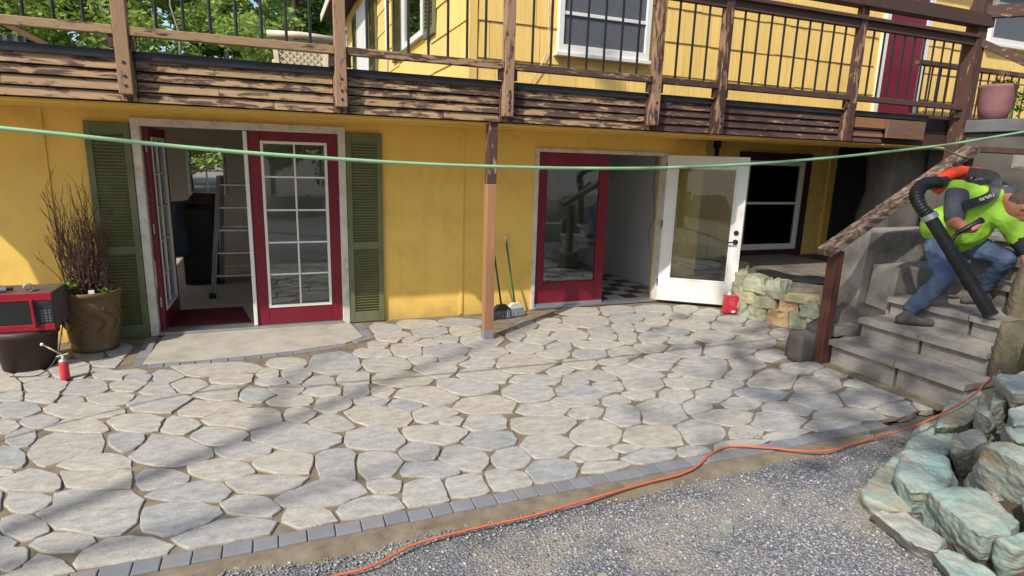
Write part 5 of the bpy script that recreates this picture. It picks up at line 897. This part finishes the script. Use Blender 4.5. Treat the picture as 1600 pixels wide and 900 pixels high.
for sd_, hnd in (('R', 'haR'), ('L', 'haL')):
    sh_, el = jv['sh'+sd_], jv['el'+sd_]; wr = jv['wrR'] if sd_ == 'R' else el+(jv['haL']-el)*.78
    bd.chain([jv['chest'], sh_, el, wr], [.11,.070,.060,.046])
    ha = jv[hnd]; pd = (ha-wr).normalized(); bd.limb(wr, wr+pd*.075, .040, .047, 10)
    g0, g1 = (jv['grip0'], jv['grip1']) if sd_ == 'R' else (ha, ha+Vector((0,0,-.1))); gd = (g1-g0).normalized(); pc = wr+pd*.075; nr = pd.cross(gd).normalized()
    if nr.dot(toCam) < 0: nr = -nr
    for k, L in enumerate((.9,1.0,.95,.78)):
        b0 = pc+gd*(-.040+.027*k)+nr*.018; b1 = b0+pd*.034*L+nr*.006; b2 = b1+pd*.012-nr*.030*L; b3 = b2-pd*.024*L-nr*.012; bd.chain([b0,b1,b2,b3], [.0125,.012,.0115,.0105], 8)
    tb = wr+pd*.02+gd*.034; bd.chain([tb, tb+gd*.024+pd*.022, tb+gd*.018+pd*.05-nr*.02], [.0155,.0135,.0115], 8)
for s in 'LR': bd.chain([jv['pelvis'], jv['hip'+s], jv['knee'+s], jv['ankle'+s]], [.11,.085,.055,.042]); bd.limb(jv['ankle'+s], jv['ankle'+s]+Vector((0,0,-.03)), .042, .04)
body = skinned('body', bd, skin, wk, .0065, 3)
hr_ = MB(); hr_.ball(hp(0,-.012,.022), (.081*HS,.096*HS,.098*HS), HR); skinned('hair', hr_, simple('short_grey_hair', lin(96,78,66), lin(74,60,52), 40, .8, .5, 200), wk, .008, 2)
# jeans: one shaped garment
jn = MB(); jn.ball(jv['pelvis'], (.175,.165,.14)); jn.limb(jv['pelvis'], (jv['pelvis']+jv['belly'])/2, .165, .165)
for s in 'LR':
    h, k, a = jv['hip'+s], jv['knee'+s], jv['ankle'+s]; d = (a-k).normalized(); jn.chain([h, h+(k-h)*.5, k, k+(a-k)*.45, a+Vector((0,0,.015))], [.128,.112,.088,.082,.072])
    for q in (.0,.045,.09): jn.ball(a+(k-a)*q*2+Vector((0,0,.01)), (.079-.01*q,.079,.018), None, 12, 7)
skinned('jeans', jn, denim, wk, .011, 3, .028, .09)
st = MB(); st.ball(jv['pelvis']+fw*.10, .185); st.chain([jv['pelvis']+fw*.08, jv['belly'], jv['chest'], jv['neck']-fw*.07], [.19,.20,.185,.11])
st.ball(jv['belly']+toCam*.05, (.21,.18,.19)); st.limb(jv['hem'], jv['belly'], .165, .2); st.limb(jv['hem'], jv['chest'], .16, .17); st.limb(jv['chest'], jv['shR'], .15, .10); st.limb(jv['chest'], jv['shL'], .15, .095); st.limb(jv['shL'], jv['shL']+(jv['elL']-jv['shL'])*.5, .095, .09)
skinned('shirt', st, lime, wk, .011, 4, .03, .12)
sl = MB(); sl.limb(jv['shR']+(jv['elR']-jv['shR'])*.12, jv['shR']+(jv['elR']-jv['shR'])*.86, .098, .082); skinned('sleeve', sl, greyc, wk, .010, 2, .015, .06)
sl = MB(); sl.limb(jv['shL']+(jv['elL']-jv['shL'])*.55, jv['elL'], .085, .075); skinned('sleeve', sl, simple('black_cloth', lin(40,42,48), lin(32,34,40), 6, .85, .3, 20), wk, .010, 2, .015, .06)
co = MB(); co.limb(jv['neck']-fw*.05, jv['neck']+(head-jv['neck'])*.18, .098, .076); skinned('collar', co, greyc, wk, .010, 2)
for s in 'LR':
    h, t = jv['heel'+s], jv['toe'+s]; gz = .445 if s == 'L' else .64; d = (t-h); d.z = 0; L = .27; d = d.normalized(); h = Vector((h.x, h.y, gz)); sm = MB(); 
    sm.chain([h+Vector((0,0,.05)), h+d*.10+Vector((0,0,.048)), h+d*.19+Vector((0,0,.038)), h+d*L*.93+Vector((0,0,.034))], [.047,.046,.043,.034]); sm.limb(h+d*.02+Vector((0,0,.06)), jv['ankle'+s]+Vector((0,0,-.02)), .048, .050)
    so_ = skinned('shoe', sm, shoe, wk, .008, 3); R = Matrix((d, Vector((0,0,1)).cross(d), Vector((0,0,1)))).transposed()
    sole = MB(); pr_ = []
    for k in range(18):
        a = 2*math.pi*k/18; pr_.append(h+d*(.115+.165*math.cos(a))+Vector((0,0,1)).cross(d)*(.049*math.sin(a)*(1+.12*math.cos(a))))
    sole.add([p+Vector((0,0,.001)) for p in pr_]+[p+Vector((0,0,.024)) for p in pr_], [tuple(range(18))[::-1], tuple(range(18,36))]+[(i,(i+1)%18,18+(i+1)%18,18+i) for i in range(18)]); sole.build('sole', MAT['rubber'], so_, bevel=.004)
# leaf blower
lb = thing('leaf_blower', 'orange and black backpack leaf blower worn by the worker on the steps', 'leaf blower', jv['back'])
away = -toCam; hc = jv['chest']+away*.24+Vector((-.05,0,.10)); BR = Matrix((side, away, fw)).transposed()
MB().tube([hc-away*.10, hc+away*.10], .17, 24).build('fan_housing', MAT['plastic_black'], lb, bevel=.03)
MB().obox(hc+fw*.02+away*.10, (.30,.14,.34), BR).build('engine_case', MAT['plastic_black'], lb, bevel=.04)
MB().obox(hc+Vector((0,0,.125))+away*.02, (.20,.12,.06), BR).build('air_filter', MAT['rubber'], lb, bevel=.02)
cv = MB(); cv.chain([jv['or0'], (jv['or0']+jv['or1'])/2+Vector((0,0,.012)), jv['or1'], jv['or2']], [.045,.056,.056,.024], 14); skinned('cover', cv, orange, lb, .009, 3)
MB().obox(jv['filt'], (.16,.10,.05), BR).build('muffler', MAT['rubber'], lb, bevel=.015)
MB().obox(jv['or0']+Vector((-.02,0,-.09))+away*.03, (.10,.10,.09), BR).build('fuel_tank', orange, lb, bevel=.02)
el_p = smooth_path([jv['or0']+Vector((.02,0,-.01)), jv['e1'], jv['e2'], jv['e3'], jv['e4'], jv['tube0']], 14); n = len(el_p)
MB().tube(el_p, [(.060 if i % 3 == 0 else .049) if n*.25 < i < n*.93 else .056 for i in range(n)], 18).build('elbow_hose', MAT['plastic_black'], lb, smooth=True)
tb0, tb1 = jv['tube0'], jv['tube1']; td = (tb1-tb0)
MB().tube([tb0-td*.02, tb0+td*.03], .067, 20).build('hose_clamp', MAT['aluminium'], lb, smooth=False)
bt = MB().tube([tb0, tb0+td*.40], .054, 20).tube([tb0+td*.38, tb0+td*.72], .058, 20).tube([tb0+td*.70, tb1], [.053,.056], 20).build('blower_tube', MAT['plastic_black'], lb, smooth=False)
for i in range(5): MB().tube([tb0+td*(.64+.018*i), tb0+td*(.648+.018*i)], .0615, 20).build('rib', MAT['plastic_black'], bt)
MB().tube([tb1-td*.015, tb1+td*.004], .060, 20).tube([tb1, tb1+td*.006], .050, 20).build('nozzle_ring', MAT['rubber'], bt)
MB().tube([jv['grip0'], jv['grip0']+(jv['grip1']-jv['grip0'])*.75, jv['grip1']], [.022,.022,.030], 12).limb(jv['grip0'], tb0+td*.30, .014, .018, 10).build('handle', MAT['plastic_black'], lb, smooth=True)
def strap(pts, w, name):
    P = smooth_path(pts, 6); m = MB(); k = len(P)
    for i, p in enumerate(P):
        t = (P[min(i+1,k-1)]-P[max(i-1,0)]).normalized(); wv = t.cross(toCam).normalized()*w/2; m.v += [tuple(p+wv), tuple(p-wv), tuple(p-wv-toCam*.02), tuple(p+wv-toCam*.02)]
    for i in range(k-1):
        a = 4*i
        for j in range(4): j2 = (j+1) % 4; m.f.append((a+j, a+j2, a+4+j2, a+4+j))
    return m.build(name, MAT['plastic_black'], lb, fixn=True), P
s1_, SP = strap([jv['st0'], jv['st1'], jv['st2'], jv['st3'], jv['st4']], .085, 'shoulder_strap'); strap([jv['sl0'], jv['sl1'], jv['sl2']], .05, 'shoulder_strap')
lt_ = MB(); i0 = int(len(SP)*.70); p0, p1 = SP[i0], SP[min(len(SP)-2, i0+6)]; t = (p1-p0).normalized(); uu = t.cross(toCam).normalized(); RR = Matrix((t, uu, toCam)).transposed()
for i in range(6):
    c = p0+t*(-.02+.021*i)+toCam*.006; lt_.obox(c, (.005,.026,.004), RR); lt_.obox(c+t*.007+uu*(.010 if i % 2 else -.010), (.010,.006,.004), RR)
    if i % 3: lt_.obox(c+t*.0115, (.004,.024,.004), RR)
lt_.build('strap_lettering', whitep, s1_)

# ================================================================== TREES AND BACKGROUND
bark = simple('alder_bark', lin(150,144,134), lin(110,104,96), 6, .9, .5, 30, dirt=lin(84,90,66), dirt_amt=.5, dirt_scale=4); barkd = simple('dark_bark', lin(92,78,64), lin(66,56,46), 6, .9, .8, 30, bdist=.02)
def leaf_mat(name, a, b, c):
    m, t, p = newmat(name); t.nodes.remove(p); out = t.nodes['Material Output']; g = nd(t, 'ShaderNodeNewGeometry')
    col = vary(t, ramp(t, g.outputs['Random Per Island'], [(0,a),(.5,b),(1,c)]), .18); d = nd(t, 'ShaderNodeBsdfDiffuse'); tl = nd(t, 'ShaderNodeBsdfTranslucent'); mx = nd(t, 'ShaderNodeMixShader'); mx.inputs[0].default_value = .38
    t.links.new(col, d.inputs[0]); t.links.new(col, tl.inputs[0]); t.links.new(d.outputs[0], mx.inputs[1]); t.links.new(tl.outputs[0], mx.inputs[2]); t.links.new(mx.outputs[0], out.inputs[0]); return m
LF = [leaf_mat('spring_leaf', lin(120,146,66), lin(150,174,84), lin(174,194,110)), leaf_mat('mid_green_leaf', lin(92,122,60), lin(120,150,72), lin(144,170,92)), leaf_mat('conifer_leaf', lin(44,70,38), lin(60,88,44), lin(82,104,52))]
def quads_mesh(name, C, S, r, mat, flat=.5):
    n = len(C); a = r.normal(size=(n,3)); a[:,2] *= flat; a /= np.linalg.norm(a, axis=1)[:,None]; b = np.cross(a, r.normal(size=(n,3))); b /= np.linalg.norm(b, axis=1)[:,None]
    S = S[:,None]; P = np.stack([C-a*S, C+b*S*.45, C+a*S, C-b*S*.45], 1).reshape(-1,3); me = bpy.data.meshes.new(name); me.vertices.add(4*n); me.vertices.foreach_set('co', P.ravel()); me.loops.add(4*n); me.loops.foreach_set('vertex_index', np.arange(4*n, dtype=np.int32)); me.polygons.add(n); me.polygons.foreach_set('loop_start', np.arange(0,4*n,4,dtype=np.int32)); me.update(); me.validate(); me.materials.append(mat); return me
def make_tree(kind, h, seed, zc0, rc, nl, leaf, mat, bk_, rt=.16, limbs=16):
    r = np.random.default_rng(seed); rr_ = random.Random(seed); tm_ = MB(); k = 8; pts = [Vector((0,0,-.1))]
    for i in range(k): pts.append(Vector((rr_.uniform(-.12,.12)*i*.4, rr_.uniform(-.12,.12)*i*.4, h*(i+1)/k*.97)))
    tm_.tube(pts, [rt*(1-.88*i/k)+.012 for i in range(k+1)], 9); cent = []
    for _ in range(limbs):
        u = rr_.uniform(zc0, .97); i = min(int(u*k), k-1); p = pts[i]+(pts[i+1]-pts[i])*(u*k-i); a = rr_.uniform(0,6.283)
        prof = (1-(u-zc0)/(1-zc0))**.8+.12 if kind == 'conifer' else math.sin(math.pi*min(1,max(.08,(u-zc0)/(1-zc0)*.92+.08)))**.6
        L = rc*prof*rr_.uniform(.65,1.1); up_ = -.15 if kind == 'conifer' else rr_.uniform(.25,.8); e = p+Vector((math.cos(a)*L, math.sin(a)*L, L*up_)); m_ = (p+e)/2+Vector((0,0,.08*L)); tm_.tube([p, m_, e], [rt*.28*(1-u*.6), rt*.17*(1-u*.6), .008], 5)
        for q in (.35,.6,.8,1.0): c = p+(e-p)*q; cent.append((c.x, c.y, c.z, L*(.20+.22*q)*(1.25-.3*q)))
    cent = np.array(cent); w_ = cent[:,3]**2; idx = r.choice(len(cent), nl, p=w_/w_.sum()); d = r.normal(size=(nl,3)); d /= np.linalg.norm(d, axis=1)[:,None]; d *= (r.uniform(0,1,nl)**.45)[:,None]; d[:,2] *= .7
    C_ = cent[idx,:3]+d*cent[idx,3][:,None]; S_ = leaf*r.uniform(.6,1.3,nl); crown = quads_mesh('crown', C_, S_, r, mat); tr = bpy.data.meshes.new('trunk'); tr.from_pydata([tuple(v) for v in tm_.v], [], tm_.f); tr.materials.append(bk_); tr.polygons.foreach_set('use_smooth', [True]*len(tr.polygons)); return tr, crown
KIND = {'alder': make_tree('leafy', 13, 1, .18, 3.0, 5200, .17, LF[0], bark, .15, 26), 'maple': make_tree('leafy', 11, 2, .12, 3.3, 5600, .19, LF[1], barkd, .2, 26), 'cedar': make_tree('conifer', 15, 3, .08, 2.9, 6500, .15, LF[2], barkd, .26, 46), 'sapling': make_tree('leafy', 8, 6, .1, 2.2, 4200, .13, LF[0], bark, .08, 22)}
def tree(kind, name, loc, rot, sc, label, group):
    t = thing(name, label, 'tree', loc, group); M = Matrix.Translation(loc) @ Matrix.Rotation(rot, 4, 'Z') @ Matrix.Scale(sc, 4)
    put('trunk', KIND[kind][0], t, M); put('crown', KIND[kind][1], t, M); return t
WG = 'trees of the wood behind the deck railing'
wood = [('alder',-12.2,19,.9),('maple',-9.6,23,1.0),('sapling',-7.6,17.5,1.0),('alder',-5.6,21,1.05),('maple',-3.8,26,1.1),('sapling',-2.9,18.5,1.0),('alder',-1.6,22.5,1.0),('cedar',1.1,18.5,.8),('maple',.2,25,1.15),('sapling',.0,15.5,.9),('alder',-15,26,1.1),('maple',-7.5,30,1.3),('alder',-12,32,1.2),('cedar',-1.5,34,1.2),('maple',-19,30,1.2),('alder',3.5,29,1.2)]
rt_ = random.Random(9); nth = ['leftmost','second','third']
desc = {'alder': ('alder_tree','pale trunked alder with loose spring green leaves in the wood behind the deck'), 'maple': ('maple_tree','broad mid green leafy tree in the wood behind the deck'), 'cedar': ('cedar_tree','dark green cedar beside the upper house wall behind the deck chair'), 'sapling': ('young_alder','young light green tree at the near edge of the wood behind the deck')}
cdone = 0
for kd, x, y, s in wood:
    lab = desc[kd][1]
    if kd == 'cedar':
        cdone += 1
        if cdone > 1: lab = 'tall dark conifer deep in the wood behind the deck'
    tree(kd, desc[kd][0], (x, y, 0), rt_.uniform(0,6.28), s, lab, WG if kd != 'cedar' else None)
# barn behind the left end of the deck
bn = thing('barn', 'rusty roofed shed of corrugated metal and boards behind the left end of the deck', 'shed', (-9,14.5,0))
corr = MB(); n = 120
for i in range(n+1): x = -13+7.0*i/n; corr.v += [(x, 14+.025*math.sin(i*1.6), -.1), (x, 14+.025*math.sin(i*1.6), 4.72)]
for i in range(n): corr.f.append((2*i, 2*i+2, 2*i+3, 2*i+1))
corr.build('metal_wall', simple('corrugated_metal', lin(122,128,130), lin(98,104,106), 3, .5, .1, 30, metal=.4, dirt=lin(128,92,68), dirt_amt=.6, dirt_scale=3), bn)
MB().box(-13,-6.1,14.04,18,-.1,4.70).build('frame_wall', MAT['dark_concrete'], bn)
for i in range(5): MB().box(-7.1-.21*i,-6.91-.21*i,13.93,13.965,3.0,4.95).build('plank', MAT['ply'], bn)
MB().beam((-13.2,15.6,8.4),(-5.35,15.6,4.45),4.6,.12).build('roof', simple('rusty_roof', lin(112,78,62), lin(88,62,50), 4, .8, .3, 30, world=True), bn)
# trees and rocks on the far side of the yard (they shade the right of the patio and show in the door glass)
KIND['shade'] = make_tree('leafy', 12.5, 14, .55, 3.4, 1700, .15, LF[1], barkd, .10, 30)
tree('shade', 'shade_tree', (-1.3,-9.3,0), .6, 1.0, 'large leafy tree across the drive that shades the steps', None)
sg = thing('bare_tree', 'tall bare tree trunk across the drive whose shadow stripes the patio', 'tree', (-7.6,-7.75,0)); MB().tube([(-7.6,-7.75,-.1),(-7.55,-7.7,4),(-7.62,-7.76,8),(-7.6,-7.75,12.6)], [.075,.07,.065,.035], 12).tube([(-7.58,-7.73,7.0),(-7.1,-8.2,8.0),(-6.7,-8.6,9.4)], [.06,.045,.02], 7).tube([(-7.6,-7.75,9.0),(-8.2,-7.3,10.0),(-8.6,-7.2,11.2)], [.05,.04,.015], 7).build('trunk', barkd, sg, smooth=True)
YG = 'trees on the far side of the drive behind the viewer'
for i, (kd, x, y, s) in enumerate((('maple',-9,-20,1.0),('alder',-3,-22,1.1),('cedar',3,-23,1.0),('maple',9,-20,1.0),('alder',14,-15,1.0),('cedar',17,-8,1.0),('sapling',6,-16.5,1.0),('sapling',0,-18.5,1.1))): tree(kd, {'maple':'maple_tree','alder':'alder_tree','cedar':'cedar_tree','sapling':'young_alder'}[kd], (x, y, 0), i*1.3, s, {'maple':'broad leafy tree across the drive facing the house','alder':'pale trunked alder across the drive facing the house','cedar':'dark conifer across the drive facing the house','sapling':'young tree across the drive facing the house'}[kd], YG)
bw = thing('boulder_wall', 'row of pale boulders across the drive facing the house', 'stone wall', (2,-13.5,0))
for i in range(12):
    cx = -8+1.7*i; r_ = rk.uniform(.5,.85); lump('boulder', [(cx+r_*math.cos(a)*1.15, -13.5+rk.uniform(-.3,.3)+r_*.7*math.sin(a)) for a in (0,.9,1.8,2.7,3.6,4.5,5.4)], -.1, rk.uniform(.5,.95), MAT['rock'], bw, .75, .12, i+70, 3, (0,0), False, 2)
